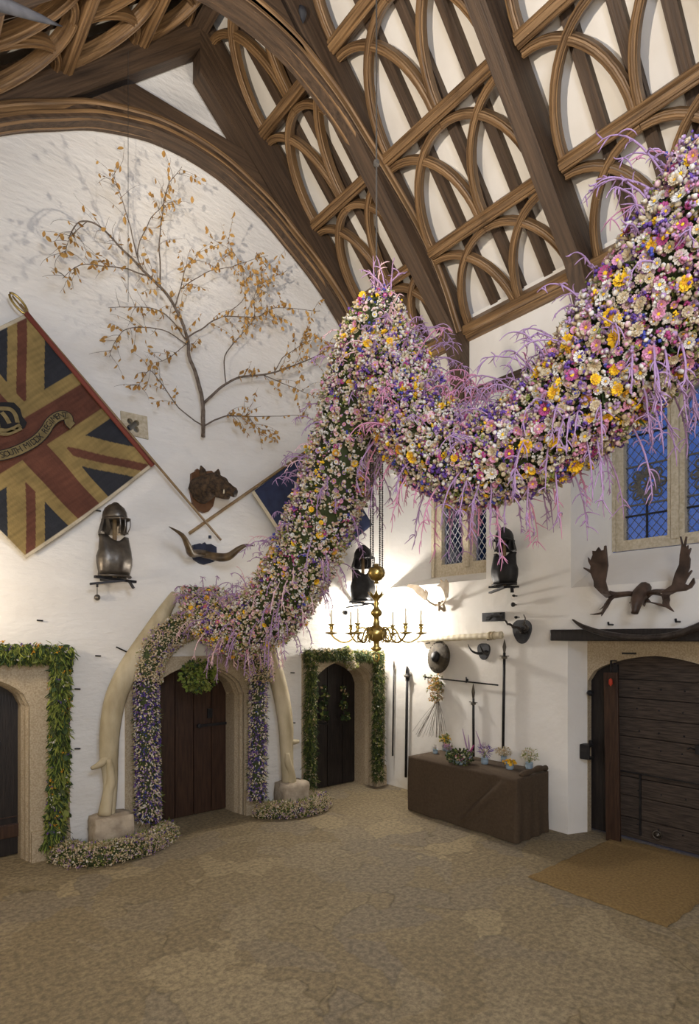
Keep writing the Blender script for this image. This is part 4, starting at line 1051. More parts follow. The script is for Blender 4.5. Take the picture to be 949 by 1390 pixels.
# little hooks and nails on the gable wall
for px, py, lab in ((54, 842, 'tiny iron hook high left above the green leaf swag'), (133, 890, 'iron nail between the leaf swag and the left jaw bone'), (105, 935, 'slanted nail right of the leaf swag'), (105, 1016, 'level nail low between leaf swag and jaw bone'), (397, 913, 'small nail upper right of the right jaw bone'), (398, 981, 'small nail right of the right jaw bone'), (172, 885, 'long iron bracket nail behind the left jaw bone'), (470, 832, 'black knob under the corner armour'), (133, 693, 'dark tack on the lower hem of the union flag')):
    L_ = .12 if px == 172 else .03
    mb = MB(); p = G(px, py, .02); mb.tube([p + Vector((-L_ , 0, L_ * .5 if px == 172 else 0)), p + Vector((L_, -.01, -L_ * .5 if px == 172 else -.004))], .009, 6); mb.tube([p, p + Vector((0, .025, 0))], .006, 5)
    if px == 470: mb.lathe([(0, -.03), (.04, 0), (0, .03)], p, (0, -1, 0), 8)
    tag(mb.build('wall_nail', 'iron'), lab, 'nail', 'nails and hooks on the gable wall')

# ---------------- whale jaw bones on stone blocks
def jaw(pts, rad, spur, name_l, knob, face):
    t = thing('whale_jawbone', name_l, 'jaw bone', G(*pts[-1][:2], pts[-1][2]), 'pair of whale jaw bones')
    P = spline([G(*p) for p in pts], 6); rr = lerps(rad, 6)
    mb = MB(); mb.tube(P, rr, 14, flat=.75); mb.build('shaft', 'bone', t, smooth=True)
    mb = MB(); S_ = spline([G(*p) for p in spur], 5); mb.tube(S_, lerps(knob, 5), 10, flat=.8); mb.build('spur', 'bone', t, smooth=True)
    mb = MB(); q = [G(*p) for p in face]; mb.tube(spline(q, 4), lerps([.03, .05, .055, .075, .07][:len(q)], 4), 10, flat=.8); mb.build('condyle', 'bone', t, smooth=True)
    return t
jaw([(238, 806, .14), (222, 832, .16), (200, 866, .18), (176, 905, .20), (158, 945, .21), (150, 985, .22), (148, 1025, .22), (150, 1065, .22), (146, 1108, .22)], [.05, .085, .10, .115, .118, .11, .10, .075, .08],
    [(150, 1020, .22), (138, 1036, .24), (124, 1043, .26)], 'left whale jaw bone curving up beside the left flower column', [.07, .05, .022], [(148, 1030, .28), (151, 1060, .28), (147, 1075, .27), (142, 1106, .27)])
jaw([(366, 885, .14), (372, 905, .16), (382, 945, .2), (388, 985, .22), (389, 1015, .22), (391, 1064, .22)], [.11, .115, .115, .11, .095, .085],
    [(388, 1005, .22), (398, 1007, .24), (406, 1006, .27)], 'right whale jaw bone beside the right flower column', [.07, .05, .028], [(390, 1022, .28), (391, 1035, .28), (395, 1048, .27), (396, 1064, .26)])
def rock(x0, x1, y0, y1, h, label):
    mb = MB(); n = 7; vs = []
    bm = bmesh.new(); bmesh.ops.create_cube(bm, size=1); bmesh.ops.subdivide_edges(bm, edges=bm.edges, cuts=6, use_grid_fill=True)
    for v in bm.verts:
        c = v.co.copy(); l = max(abs(c.x), abs(c.y), abs(c.z)); sph = c.normalized() * .62
        c = c.lerp(sph, .22)
        c += Vector((noise.noise(c * 4 + Vector((x0, 0, 0))), noise.noise(c * 4 + Vector((5, x0, 0))), noise.noise(c * 4 + Vector((0, 9, x0))))) * .05
        vs.append(Vector(((x0 + x1) / 2 + c.x * (x1 - x0) * .98, (y0 + y1) / 2 + c.y * (y1 - y0) * .98, h * .5 + c.z * h * .98)))
    bm.verts.index_update(); fs = [tuple(v.index for v in f.verts) for f in bm.faces]; bm.free()
    mb.add(vs, fs); tag(mb.build('stone_block', 'stone', smooth=True), label, 'stone', 'stone blocks under the jaw bones')
rock(1.93, 2.36, 6.60, 6.93, .42, 'rough stone block carrying the left jaw bone')
rock(4.40, 4.80, 6.62, 6.94, .40, 'rough stone block carrying the right jaw bone')
# ================================================================== plants and flowers (baked with numpy)
rng = np.random.default_rng(11)
# templates point along +z; colour codes: -1 main colour, -2 centre colour, >=0 fixed palette slot
def tpl_daisy(n=12, cup=.22):
    v = [(0, 0, .02)]; f = []; m = []
    for i in range(n):
        a = 2 * math.pi * i / n; w_ = math.pi / n * .95
        b0 = len(v)
        v += [(.22 * math.cos(a), .22 * math.sin(a), .0), (.86 * math.cos(a - w_), .86 * math.sin(a - w_), cup * .7), (1.0 * math.cos(a), 1.0 * math.sin(a), cup), (.86 * math.cos(a + w_), .86 * math.sin(a + w_), cup * .7)]
        f += [(b0, b0 + 1, b0 + 2), (b0, b0 + 2, b0 + 3)]; m += [-1, -1]
    b0 = len(v); k = 6; v += [(.3 * math.cos(i * math.pi / 3), .3 * math.sin(i * math.pi / 3), .08) for i in range(k)] + [(0, 0, .24)]
    for i in range(k): f.append((b0 + i, b0 + (i + 1) % k, b0 + k)); m.append(-2)
    return np.array(v), np.array(f), np.array(m)
def tpl_ovoid(n=6, L=1.5):
    rings = [(.45, -.2), (.85, .25), (.9, .7), (.5, 1.2)]
    v = [(0, 0, -.35)]; f = []; m = []
    for r_, z in rings: v += [(r_ * math.cos(2 * math.pi * i / n), r_ * math.sin(2 * math.pi * i / n), z * L / 1.5) for i in range(n)]
    v.append((0, 0, L))
    for i in range(n): f.append((0, 1 + (i + 1) % n, 1 + i)); m.append(-1)
    for k in range(len(rings) - 1):
        for i in range(n):
            a = 1 + k * n + i; b2 = 1 + k * n + (i + 1) % n
            f += [(a, b2, b2 + n), (a, b2 + n, a + n)]; m += [-1, -1]
    t = len(v) - 1; b0 = 1 + (len(rings) - 1) * n
    for i in range(n): f.append((b0 + i, b0 + (i + 1) % n, t)); m.append(-2)
    return np.array(v), np.array(f), np.array(m)
def tpl_double():   # everlasting: two rings of petals round an eye
    v1, f1, m1 = tpl_daisy(11, .22); v2, f2, m2 = tpl_daisy(8, .55)
    v2 = v2 * np.array([.68, .68, 1.0]) + np.array([0, 0, .06])
    return np.vstack([v1, v2]), np.vstack([f1, f2 + len(v1)]), np.concatenate([m1, m2])
def tpl_cluster(n=7, seed=3):   # statice / small florets
    r_ = np.random.default_rng(seed); V = []; F = []; Mm = []
    for i in range(n):
        c = r_.normal(size=3) * .5; c[2] = abs(c[2]); s_ = .28 + .2 * r_.random()
        o = np.array([(1, 0, 0), (-1, 0, 0), (0, 1, 0), (0, -1, 0), (0, 0, 1.2), (0, 0, -1)]) * s_ + c
        b0 = len(V) * 6; V.append(o)
        F += [(b0 + a, b0 + b_, b0 + c_) for a, b_, c_ in ((0, 2, 4), (2, 1, 4), (1, 3, 4), (3, 0, 4), (2, 0, 5), (1, 2, 5), (3, 1, 5), (0, 3, 5))]; Mm += [-1] * 8
    return np.vstack(V), np.array(F), np.array(Mm)
def tpl_leaf(wd=.16, bend=.35):
    v = []; f = []; m = []
    st = [(0, .02), (.25, .8), (.55, 1.0), (.8, .6), (1, .0)]
    for z, w_ in st: v += [(-wd * w_, bend * z * z - .04 * w_, z), (0, bend * z * z, z), (wd * w_, bend * z * z - .04 * w_, z)]
    for k in range(4):
        for i in (0, 1):
            a = 3 * k + i; f += [(a, a + 1, a + 4), (a, a + 4, a + 3)]; m += [-1, -1]
    return np.array(v), np.array(f), np.array(m)
def tpl_needles():
    V = []; F = []; Mm = []; r_ = np.random.default_rng(5)
    for i in range(16):
        z = i / 16; a = r_.random() * 6.28; L_ = .35 * (1.1 - z)
        d_ = np.array([math.cos(a) * L_, math.sin(a) * L_, .25 + z]); p = np.array([0, 0, z]); sdv = np.array([-math.sin(a), math.cos(a), 0]) * .03
        b0 = len(V) * 3; V.append(np.array([p - sdv, p + sdv, d_])); F.append((b0, b0 + 1, b0 + 2)); Mm.append(-1)
    V.append(np.array([(-.02, 0, 0), (.02, 0, 0), (0, 0, 1.1)])); F.append((48, 49, 50)); Mm.append(-2)
    return np.vstack(V), np.array(F), np.array(Mm)
T = dict(daisy=tpl_daisy(), dbl=tpl_double(), bud=tpl_ovoid(6, 1.5), tail=tpl_ovoid(6, 3.2), clus=tpl_cluster(), leaf=tpl_leaf(), blade=tpl_leaf(.07, .25), fir=tpl_needles(), round=tpl_leaf(.34, .2))

def rotz_to(nrm, spin):
    nrm = nrm / np.linalg.norm(nrm, axis=1, keepdims=True)
    h = np.where(np.abs(nrm[:, 2:3]) < .9, np.array([[0, 0, 1.]]), np.array([[1., 0, 0]]))
    x = np.cross(h, nrm); x /= np.linalg.norm(x, axis=1, keepdims=True); y = np.cross(nrm, x)
    c, s_ = np.cos(spin)[:, None], np.sin(spin)[:, None]
    x2 = x * c + y * s_; y2 = -x * s_ + y * c
    return np.stack([x2, y2, nrm], axis=2)   # columns
def bake(name, groups, parent=None, kind=None, extra=None, loc=None):
    """groups: list of (template, pos Nx3, dir Nx3, scale N or Nx3, main colour idx N, centre idx N)"""
    VV = []; FF = []; MM = []; n0 = 0
    for tn, pos, dr, sc, mc, cc in groups:
        if len(pos) == 0: continue
        v, f, m = T[tn]; N = len(pos)
        R_ = rotz_to(np.asarray(dr, float), rng.random(N) * 6.283)
        sc = np.asarray(sc, float); sc = sc[:, None, None] if sc.ndim == 1 else sc[:, None, :]
        vv = np.einsum('nij,nkj->nki', R_, v[None] * sc) + np.asarray(pos)[:, None, :]
        VV.append(vv.reshape(-1, 3)); FF.append((f[None] + (np.arange(N) * len(v))[:, None, None]).reshape(-1, 3) + n0)
        mm = np.where(m[None] == -1, np.asarray(mc)[:, None], np.where(m[None] == -2, np.asarray(cc)[:, None], m[None])); MM.append(mm.reshape(-1)); n0 += N * len(v)
    if extra:
        for ev, ef, em in extra:
            VV.append(np.asarray(ev, float)); FF.append(np.asarray(ef) + n0); MM.append(np.full(len(ef), em)); n0 += len(ev)
    V = np.vstack(VV); F = np.vstack(FF); Mi = np.concatenate(MM)
    org = np.array(wl(parent) if parent else (loc if loc is not None else V.mean(0) * [1, 1, 0] + [0, 0, V[:, 2].min()]))
    V = V - org
    me = bpy.data.meshes.new(name); me.vertices.add(len(V)); me.vertices.foreach_set('co', V.ravel())
    me.loops.add(len(F) * 3); me.loops.foreach_set('vertex_index', F.ravel().astype(np.int32))
    me.polygons.add(len(F)); me.polygons.foreach_set('loop_start', np.arange(0, len(F) * 3, 3, dtype=np.int32))
    used = np.unique(Mi); remap = np.zeros(len(PN), int)
    for i, u in enumerate(used): me.materials.append(PM[int(u)]); remap[int(u)] = i
    me.polygons.foreach_set('material_index', remap[Mi.astype(int)].astype(np.int32))
    me.update(); me.validate()
    o = bpy.data.objects.new(name, me); C.objects.link(o)
    if parent: o.parent = parent
    else: o.location = org
    WL[o.name] = Vector(org)
    if kind: o['kind'] = kind
    return o
def tubemesh(path, rad, n=12):
    mb = MB(); mb.tube(path, rad, n); F = []
    for q in mb.f:
        for i in range(1, len(q) - 1): F.append((q[0], q[i], q[i + 1]))
    return np.array([tuple(v) for v in mb.v]), np.array(F)
def scatter(path, rad, n, jit=.12, half=None):
    """random points on a tube: position, outward normal, tangent"""
    P = np.array([tuple(p) for p in path]); seg_ = np.linalg.norm(np.diff(P, axis=0), axis=1)
    rr = np.array(rad, float) if isinstance(rad, (list, tuple, np.ndarray)) else np.full(len(P), rad)
    wgt = seg_ * (rr[:-1] + rr[1:]); idx = rng.choice(len(seg_), n, p=wgt / wgt.sum()); t_ = rng.random(n)
    p = P[idx] * (1 - t_)[:, None] + P[idx + 1] * t_[:, None]; r_ = rr[idx] * (1 - t_) + rr[idx + 1] * t_
    tg = (P[idx + 1] - P[idx]) / seg_[idx][:, None]
    Tm = np.gradient(P, axis=0); Tm /= np.linalg.norm(Tm, axis=1, keepdims=True); tg = Tm[idx] * (1 - t_)[:, None] + Tm[idx + 1] * t_[:, None]; tg /= np.linalg.norm(tg, axis=1, keepdims=True)
    h = np.where(np.abs(tg[:, 2:3]) < .8, np.array([[0, 0, 1.]]), np.array([[1., .3, 0]]))
    x = np.cross(h, tg); x /= np.linalg.norm(x, axis=1, keepdims=True); y = np.cross(tg, x)
    a = rng.random(n) * 2 * math.pi
    nr = x * np.cos(a)[:, None] + y * np.sin(a)[:, None]
    return p + nr * (r_ * (1 + jit * np.clip(rng.normal(size=n), -2, 1.6)))[:, None], nr, tg
def colors(names, probs, n):
    return np.array([PI[k] for k in names])[rng.choice(len(names), n, p=np.array(probs) / sum(probs))]

# ---------------- the great flower rope
cen = [(268, 800, .23), (278, 822, .26), (300, 843, .28), (335, 850, .29), (368, 830, .29), (398, 785, .29), (422, 735, .28), (446, 680, .28), (467, 622, .285), (485, 560, .295), (501, 500, .29), (511, 450, .245), (515, 418, .16), (515, 400, .06)]
LP = [PX(x, y, 3.2) for x, y, r_ in cen]; LP[0].y = 6.60
rgt = [(522, 460, .18), (536, 510, .27), (558, 562, .28), (590, 606, .28), (632, 626, .265), (680, 620, .26), (735, 590, .27), (785, 547, .29), (830, 498, .31), (872, 450, .33), (912, 405, .345), (955, 357, .36), (1030, 275, .40)]
RP = [PX(x, y, 3.2) for x, y, r_ in rgt]
LS, LR = spline(LP, 6), lerps([r_ for *_, r_ in cen], 6)
RS, RR = spline(RP, 6), lerps([r_ for *_, r_ in rgt], 6)
garland = thing('flower_garland', 'giant rope of dried flowers sweeping from the middle door up and across the hall', 'flower garland', LP[0])
ex = []
for Sx, Rx_ in ((LS, LR), (RS, RR)):
    v, f = tubemesh(Sx, [r_ * .80 for r_ in Rx_], 18); ex.append((v, f, PI['green']))
v_, f_ = [], []
pA, nA_, tA = scatter(LS, LR, 2600, .06); pB, nB, tB = scatter(RS, RR, 4200, .06)
P_ = np.vstack([pA, pB]); N_ = np.vstack([nA_, nB]); N2 = N_ + .7 * rng.normal(size=N_.shape)
bake('foliage', [('blade', P_ - N_ * .05, N2, .06 + .07 * rng.random(len(P_)), colors(['green', 'olive', 'fir', 'tan'], [5, 3, 3, 1], len(P_)), colors(['green'], [1], len(P_)))], garland, 'stuff', ex)
def flower_groups(pos, nr, size=1.0, depth=None):
    n = len(pos); kind = rng.random(n); g = []
    if depth is not None: kind = np.where((kind > .72) & (kind < .83), .95, kind)
    dr = nr + .45 * rng.normal(size=nr.shape)
    def sel(a, b_): return (kind >= a) & (kind < b_)
    def add(tn, mk, s0, s1, names, pr, cn, cp, lift=.0):
        k = mk.sum(); g.append((tn, pos[mk] + nr[mk] * lift, dr[mk], size * (s0 + (s1 - s0) * rng.random(k)), colors(names, pr, k), colors(cn, cp, k)))
    add('daisy', sel(0, .15), .017, .027, ['white', 'cream', 'pink', 'magenta', 'palepink', 'lilac'], [5, 4, 3, 1.5, 3, 2], ['gold', 'yellow', 'tan'], [3, 4, 2], .02)
    add('dbl', sel(.15, .27), .017, .028, ['cream', 'white', 'pink', 'palepink', 'lilac', 'magenta'], [5, 4, 3, 3, 2, 1.5], ['gold', 'yellow', 'tan'], [3, 3, 4], .02)
    add('dbl', sel(.27, .286), .024, .038, ['yellow', 'gold'], [5, 1], ['gold'], [1], .025)
    add('bud', sel(.286, .66), .009, .018, ['cream', 'white', 'palepink', 'pink', 'tan', 'lilac'], [7, 5, 2.5, 1.2, 2.5, 1], ['cream', 'white', 'pink'], [3, 3, 1], .02)
    add('tail', sel(.66, .72), .010, .015, ['cream', 'tan', 'white'], [4, 2, 2], ['cream'], [1], .02)
    add('clus', sel(.72, .90), .018, .034, ['lilac', 'purple', 'blue', 'magenta', 'yellow', 'pink'], [4, 4.5, 1.6, .6, 1.6, 1.6], ['purple'], [1], .01)
    add('clus', sel(.90, 1.01), .014, .026, ['white', 'cream', 'olive'], [4, 3, 3], ['white'], [1], .02)
    return g
pA, nA_, tA = scatter(LS, LR, 10500, .065); pB, nB, tB = scatter(RS, RR, 13000, .065)
bake('dried_flower_mass', flower_groups(pA, nA_, .95, True) + flower_groups(pB, nB, 1.0), garland, 'stuff')
# the flowers that show largest, each its own mesh
pB, nB, tB = scatter(RS[30:], RR[30:], 4000, .03)
tocam = np.array([0, 0, EYE]) - pB; dist = np.linalg.norm(tocam, axis=1); face = (tocam * nB).sum(1) / dist
ok = [i for i in np.argsort(dist) if face[i] > .25]
chosen = []
for i in ok:
    fw = FX * pB[i][0] + FY * pB[i][1]; rx_ = RX * pB[i][0] + RY * pB[i][1]
    u = 474.5 + 794 * rx_ / fw; vv = 865 - 794 * (pB[i][2] - EYE) / fw
    if u > 940 or vv < 8: continue
    if all(np.linalg.norm(pB[i] - pB[j]) > .085 for j in chosen): chosen.append(i)
    if len(chosen) >= 95: break
protos = {}
for nm, tn, mc, cc in (('yellow_strawflower', 'dbl', 'yellow', 'gold'), ('white_daisy', 'daisy', 'white', 'yellow'), ('pink_everlasting', 'dbl', 'pink', 'yellow'), ('cream_everlasting', 'dbl', 'cream', 'tan'), ('magenta_daisy', 'daisy', 'magenta', 'yellow')):
    protos[nm] = (tn, mc, cc)
keys = list(protos); meshes = {}
for q, i in enumerate(chosen):
    nm = keys[[0, 1, 2, 3, 1, 3, 3, 4, 1, 2][q % 10]]
    if nm not in meshes:
        tn, mc, cc = protos[nm]; o = bake(nm, [(tn, np.zeros((1, 3)), np.array([[0, 0, 1.]]), np.array([1.]), np.array([PI[mc]]), np.array([PI[cc]]))], loc=(0, 0, 0)); meshes[nm] = o
    else: o = meshes[nm].copy(); C.objects.link(o)
    o.parent = garland
    o.location = Vector(pB[i] + nB[i] * .035) - wl(garland)
    dv = nB[i] + .3 * rng.normal(size=3) + .25 * tocam[i] / dist[i]
    o.rotation_euler = Vector(dv).to_track_quat('Z', 'Y').to_euler(); s_ = .024 + .014 * rng.random() + (.010 if nm == 'yellow_strawflower' else 0); o.scale = (s_, s_, s_)

# amaranth sprays
def curve_spray(p, d, L_, rr, droop, nt, rnd):
    """returns list of (path, radii)"""
    out = []; d = Vector(d).normalized(); pts = [Vector(p)]; n = 11; st = L_ / n
    side = Vector((rnd.gauss(0, 1), rnd.gauss(0, 1), rnd.gauss(0, 1)))
    for i in range(n):
        d = (d + Vector((0, 0, -droop)) * (i / n) + side * .13 * math.sin(i * 1.7 + rnd.random())).normalized(); pts.append(pts[-1] + d * st)
    out.append((pts, [rr * (.55 + .6 * math.sin(math.pi * min(1, i / n + .12))) for i in range(n)] + [rr * .35]))
    for k in range(nt):
        i = rnd.randint(2, n - 1); q = pts[i]; dd = (pts[min(i + 1, n)] - pts[i - 1]).normalized(); s2 = Vector((rnd.gauss(0, 1), rnd.gauss(0, 1), rnd.gauss(0, .7)))
        dd = (dd * .5 + s2 * .8).normalized(); l2 = L_ * rnd.uniform(.10, .26); pp = [q]
        for j in range(5): dd = (dd + Vector((0, 0, -.75 * droop)) + s2.cross(dd) * .22).normalized(); pp.append(pp[-1] + dd * l2 / 5)
        out.append((pp, [rr * .75, rr * .8, rr * .8, rr * .7, rr * .55, rr * .25]))
    return out
def spray_mesh(lst, n=5):
    V = []; F = []; k = 0
    for path, rad in lst:
        v, f = tubemesh(path, rad, n); V.append(v); F.append(f + k); k += len(v)
    return np.vstack(V), np.vstack(F)
rnd = random.Random(5)
def sprays(Sx, Rx_, n, big):
    p, nr, tg = scatter(Sx, Rx_, n * 3, .0); res = []
    for i in range(len(p)):
        q = nr[i]
        # mostly the upper edge and the underside, as in the garland
        if abs(q[2]) < .35 and rnd.random() < .55: continue
        L_ = rnd.uniform(.18, .44) * big
        if q[2] < -.2: d_ = Vector((q[0], q[1], q[2] - .5)); res.append(curve_spray(p[i], d_, L_ * 1.05, .0048, .5, rnd.randint(6, 13), rnd))
        else: d_ = Vector(q) + Vector((rnd.gauss(0, .3), rnd.gauss(0, .3), .15)); res.append(curve_spray(p[i], d_, L_, .0045, .38, rnd.randint(6, 13), rnd))
        if len(res) >= n: break
    return res
SP = sprays(RS[8:], RR[8:], 230, 1.1)
nearest = sorted(range(len(SP)), key=lambda i: (SP[i][0][0][0] - Vector((0, 0, EYE))).length)
SP2 = sprays(LS, LR, 190, .85) + sprays(RS[:8], RR[:8], 30, .9)
for j in range(9):   # plume on the peak
    SP2.append(curve_spray(LP[-2] + Vector((rnd.uniform(-.1, .1), rnd.uniform(-.1, .1), .05)), Vector((rnd.uniform(-.5, .5), rnd.uniform(-.5, .5), 1)), .34, .006, .15 + .02 * j, 6, rnd))
lil = (PI['lilac'], PI['pink'])
for q, i in enumerate(nearest[:90]):
    v, f = spray_mesh(SP[i]); bake('amaranth_spray', [], garland, None, [(v, f, PI['lilac'])])
ex = []
for i in nearest[90:]: v, f = spray_mesh(SP[i]); ex.append((v, f, lil[i % 2]))
for i, s_ in enumerate(SP2): v, f = spray_mesh(s_, 4); ex.append((v, f, PI['lilac'] if i % 5 else PI['palepink']))
o = bake('amaranth_spray_mass', [], garland, 'stuff', ex)

# ---------------- flower columns and arch round the middle door
arch = thing('flower_door_arch', 'cream and purple dried flower surround on the middle door', 'flower arch', (3.3, 6.85, 0))
def column(pts, rad, n, name, mix, parent, size=1, dirz=-.6):
    Sx = spline([Vector(p) for p in pts], 5); v, f = tubemesh(Sx, rad * .86, 14)
    p, nr, tg = scatter(Sx, rad, n, .05); dr = nr + .4 * rng.normal(size=nr.shape) + np.array([0, 0, dirz])
    g = []; k = rng.random(n); lo_ = 0
    tot = sum(m_[1] for m_ in mix)
    for tn, pr, s0, s1, names, cp in mix:
        hi_ = lo_ + pr / tot; mk = (k >= lo_) & (k < hi_); c_ = mk.sum(); lo_ = hi_
        g.append((tn, p[mk], dr[mk], size * (s0 + (s1 - s0) * rng.random(c_)), colors(names, cp, c_), colors(['cream'], [1], c_)))
    return bake(name, g, parent, 'stuff' if parent else None, [(v, f, PI['green'])])
COLMIX = [('tail', 4.6, .007, .011, ['white', 'cream', 'lilac'], [4, 5, 1]), ('clus', 2.3, .013, .022, ['purple', 'blue', 'lilac'], [5, 1.6, .6]), ('blade', 3, .04, .07, ['green', 'olive', 'fir'], [3, 2, 3])]
TOPMIX = [('bud', 5, .008, .014, ['cream', 'tan', 'white'], [6, 2, 2]), ('clus', 4, .012, .021, ['tan', 'cream', 'lilac', 'purple', 'olive'], [3, 6, 1.2, .6, 1]), ('blade', 1.2, .03, .05, ['olive', 'green'], [2, 1])]
BEDMIX = [('bud', 4, .008, .013, ['cream', 'white', 'tan'], [5, 2, 2]), ('clus', 4, .011, .021, ['cream', 'tan', 'lilac', 'purple', 'olive'], [4, 2, 1.5, .5, 2]), ('blade', 3, .04, .06, ['olive', 'green', 'fir'], [3, 2, 1])]
g2 = lambda px, py, off=.20: G(px, py, off)
column([g2(202, 1113, .2), g2(200, 1020, .2), g2(199, 915, .2)], .128, 3200, 'left_flower_column', COLMIX, arch)
column([g2(349, 1085, .2), g2(350, 1000, .2), g2(351, 908, .2)], .105, 2500, 'right_flower_column', COLMIX, arch)
column([g2(198, 925, .2), g2(203, 893), g2(222, 868), g2(248, 852), g2(276, 845), g2(305, 862), g2(332, 885), g2(350, 902), g2(352, 925, .2)], .175, 6500, 'flower_arch_band', TOPMIX, arch, dirz=.1)
def bed(pts, rad, n, label):
    Sx = spline([Vector((x, y, .05)) for x, y in pts], 6)
    p, nr, tg = scatter(Sx, rad, n * 2, .10); ok_ = p[:, 2] > .015; p = p[ok_]; nr = nr[ok_]
    v, f = tubemesh(Sx, rad * .8, 12); v[:, 2] = np.maximum(v[:, 2], .002)
    k = rng.random(len(p)); lo_ = 0; tot = sum(m_[1] for m_ in BEDMIX); g = []
    dr = nr + .5 * rng.normal(size=nr.shape) + np.array([0, 0, .7])
    for tn, pr, s0, s1, names, cp in BEDMIX:
        hi_ = lo_ + pr / tot; mk = (k >= lo_) & (k < hi_); c_ = mk.sum(); lo_ = hi_
        g.append((tn, p[mk], dr[mk], s0 + (s1 - s0) * rng.random(c_), colors(names, cp, c_), colors(['cream'], [1], c_)))
    o = bake('flower_mound', g, None, None, [(v, f, PI['green'])]); tag(o, label, 'flower mound', 'flower mounds on the floor'); return o
bed([(1.66, 6.86), (1.75, 6.62), (2.0, 6.46), (2.35, 6.46), (2.62, 6.60), (2.80, 6.78)], .14, 2600, 'cream and lilac flower mound on the floor round the left stone block')
bed([(4.08, 6.84), (4.25, 6.60), (4.55, 6.47), (4.85, 6.50), (5.05, 6.68)], .13, 2000, 'cream and lilac flower mound on the floor round the right stone block')

# mistletoe
c = G(270, 918, .12); n = 900
u = rng.normal(size=(n, 3)); u /= np.linalg.norm(u, axis=1, keepdims=True); u *= (rng.random(n) ** .4)[:, None] * np.array([.24, .16, .20])
o = bake('mistletoe_ball', [('round', u + np.array(c), u + .1 * rng.normal(size=u.shape) + np.array([0, 0, -.06]), .035 + .025 * rng.random(n), colors(['lime', 'olive', 'fir'], [3, 4, 2], n), colors(['lime'], [1], n)), ('bud', u[:60] * 1.02 + np.array(c), u[:60], np.full(60, .007), colors(['cream'], [1], 60), colors(['cream'], [1], 60))])
tag(o, 'round bunch of green mistletoe hanging in the arch of the middle door', 'mistletoe')

# ---------------- leaf swags on the side doors
def swag(name, runs, rad, n, mix, label, parent_parts, dirv=(0, 0, -1), outw=.5):
    t = thing(name, label, 'door garland', parent_parts)
    mix0 = mix
    for nm, pts in runs:
        mix = [('clus', 4, .014, .026, ['cream', 'olive', 'laurel', 'white'], [4, 2, 2, 2]), ('round', 2, .03, .05, ['olive', 'laurel'], [1, 1])] if nm == 'cream_spray' else mix0
        Sx = spline([Vector(p) for p in pts], 5); v, f = tubemesh(Sx, rad * .6, 10); L_ = sum((b_ - a).length for a, b_ in zip(Sx, Sx[1:]))
        k = int(n * L_); p, nr, tg = scatter(Sx, rad * .75, k, .2); dr = nr * outw + .35 * rng.normal(size=nr.shape) + np.array(dirv)
        g = []; q = rng.random(k); lo_ = 0; tot = sum(m_[1] for m_ in mix)
        for tn, pr, s0, s1, names, cp in mix:
            hi_ = lo_ + pr / tot; mk = (q >= lo_) & (q < hi_); c_ = mk.sum(); lo_ = hi_
            g.append((tn, p[mk] + (nr[mk] * rad * .25 if tn in ('bud', 'clus', 'daisy') else 0), dr[mk], s0 + (s1 - s0) * rng.random(c_), colors(names, cp, c_), colors(['green'], [1], c_)))
        bake(nm, g, t, 'stuff', [(v, f, PI['green'])])
    return t
gl = lambda px, py: G(px, py, .12)
swag('leaf_garland', [('top_swag', [gl(-45, 880), gl(20, 884), gl(60, 884), gl(98, 886)]), ('side_swag', [gl(83, 890), gl(81, 960), gl(80, 1040), gl(77, 1110), gl(70, 1148)])], .088, 2100,
     [('blade', 8, .06, .115, ['laurel', 'lime', 'olive', 'fir'], [2.5, 3, 4, 3]), ('round', 2, .05, .09, ['fir', 'green', 'olive'], [2, 1, 1]), ('clus', .35, .012, .022, ['purple', 'gold', 'white'], [2, 2, 1.5])], 'bright green laurel leaf garland framing the left door', gl(80, 1150), outw=.35)
fl_ = swag('fir_garland', [('left_swag', [gl(421, 1068), gl(421, 1000), gl(422, 940), gl(424, 892)]), ('top_swag', [gl(415, 888), gl(450, 886), gl(480, 887), gl(518, 888)]), ('right_swag', [gl(514, 892), gl(514, 950), gl(513, 1010), gl(513, 1056)]), ('cream_spray', [gl(468, 878), gl(474, 893), gl(479, 906)])], .066, 1500,
     [('fir', 7, .06, .11, ['fir', 'green', 'olive'], [5, 2, 2]), ('clus', .5, .014, .024, ['tan', 'cream', 'olive'], [3, 3, 2]), ('daisy', .5, .016, .026, ['cream', 'white'], [2, 1]), ('round', 1, .03, .05, ['olive', 'laurel'], [2, 1])], 'dark fir garland dotted with cream blooms framing the corner door', gl(421, 1068))
for px in (440, 467):
    mb = MB(); 
    o = thing('seedhead_string', 'string of brown seedheads on the corner door, %s of the two' % ('left' if px == 440 else 'right'), 'door ornament', G(px, 935, -.36), 'strings on the corner door')
    mb.tube([G(px, 930, -.34), G(px, 978, -.34)], .006, 5); mb.build('cord', 'rope', o)
    for i, py in enumerate((935, 945, 957, 972)):
        n = 26; u = rng.normal(size=(n, 3)); u /= np.linalg.norm(u, axis=1, keepdims=True); cc = np.array(G(px + (2 if i % 2 else -1), py, -.33)); s_ = .035 + .006 * i
        bake('seedhead', [('round', cc + u * s_ * .3, u, np.full(n, s_ * 1.6), colors(['tan', 'green', 'fir', 'olive'], [1, 4, 3, 1], n), colors(['tan'], [1], n)), ('bud', cc[None] + np.array([[0, -.05, 0]]), np.array([[0, -1., 0]]), np.array([.012]), np.array([PI['white']]), np.array([PI['white']]))], o)

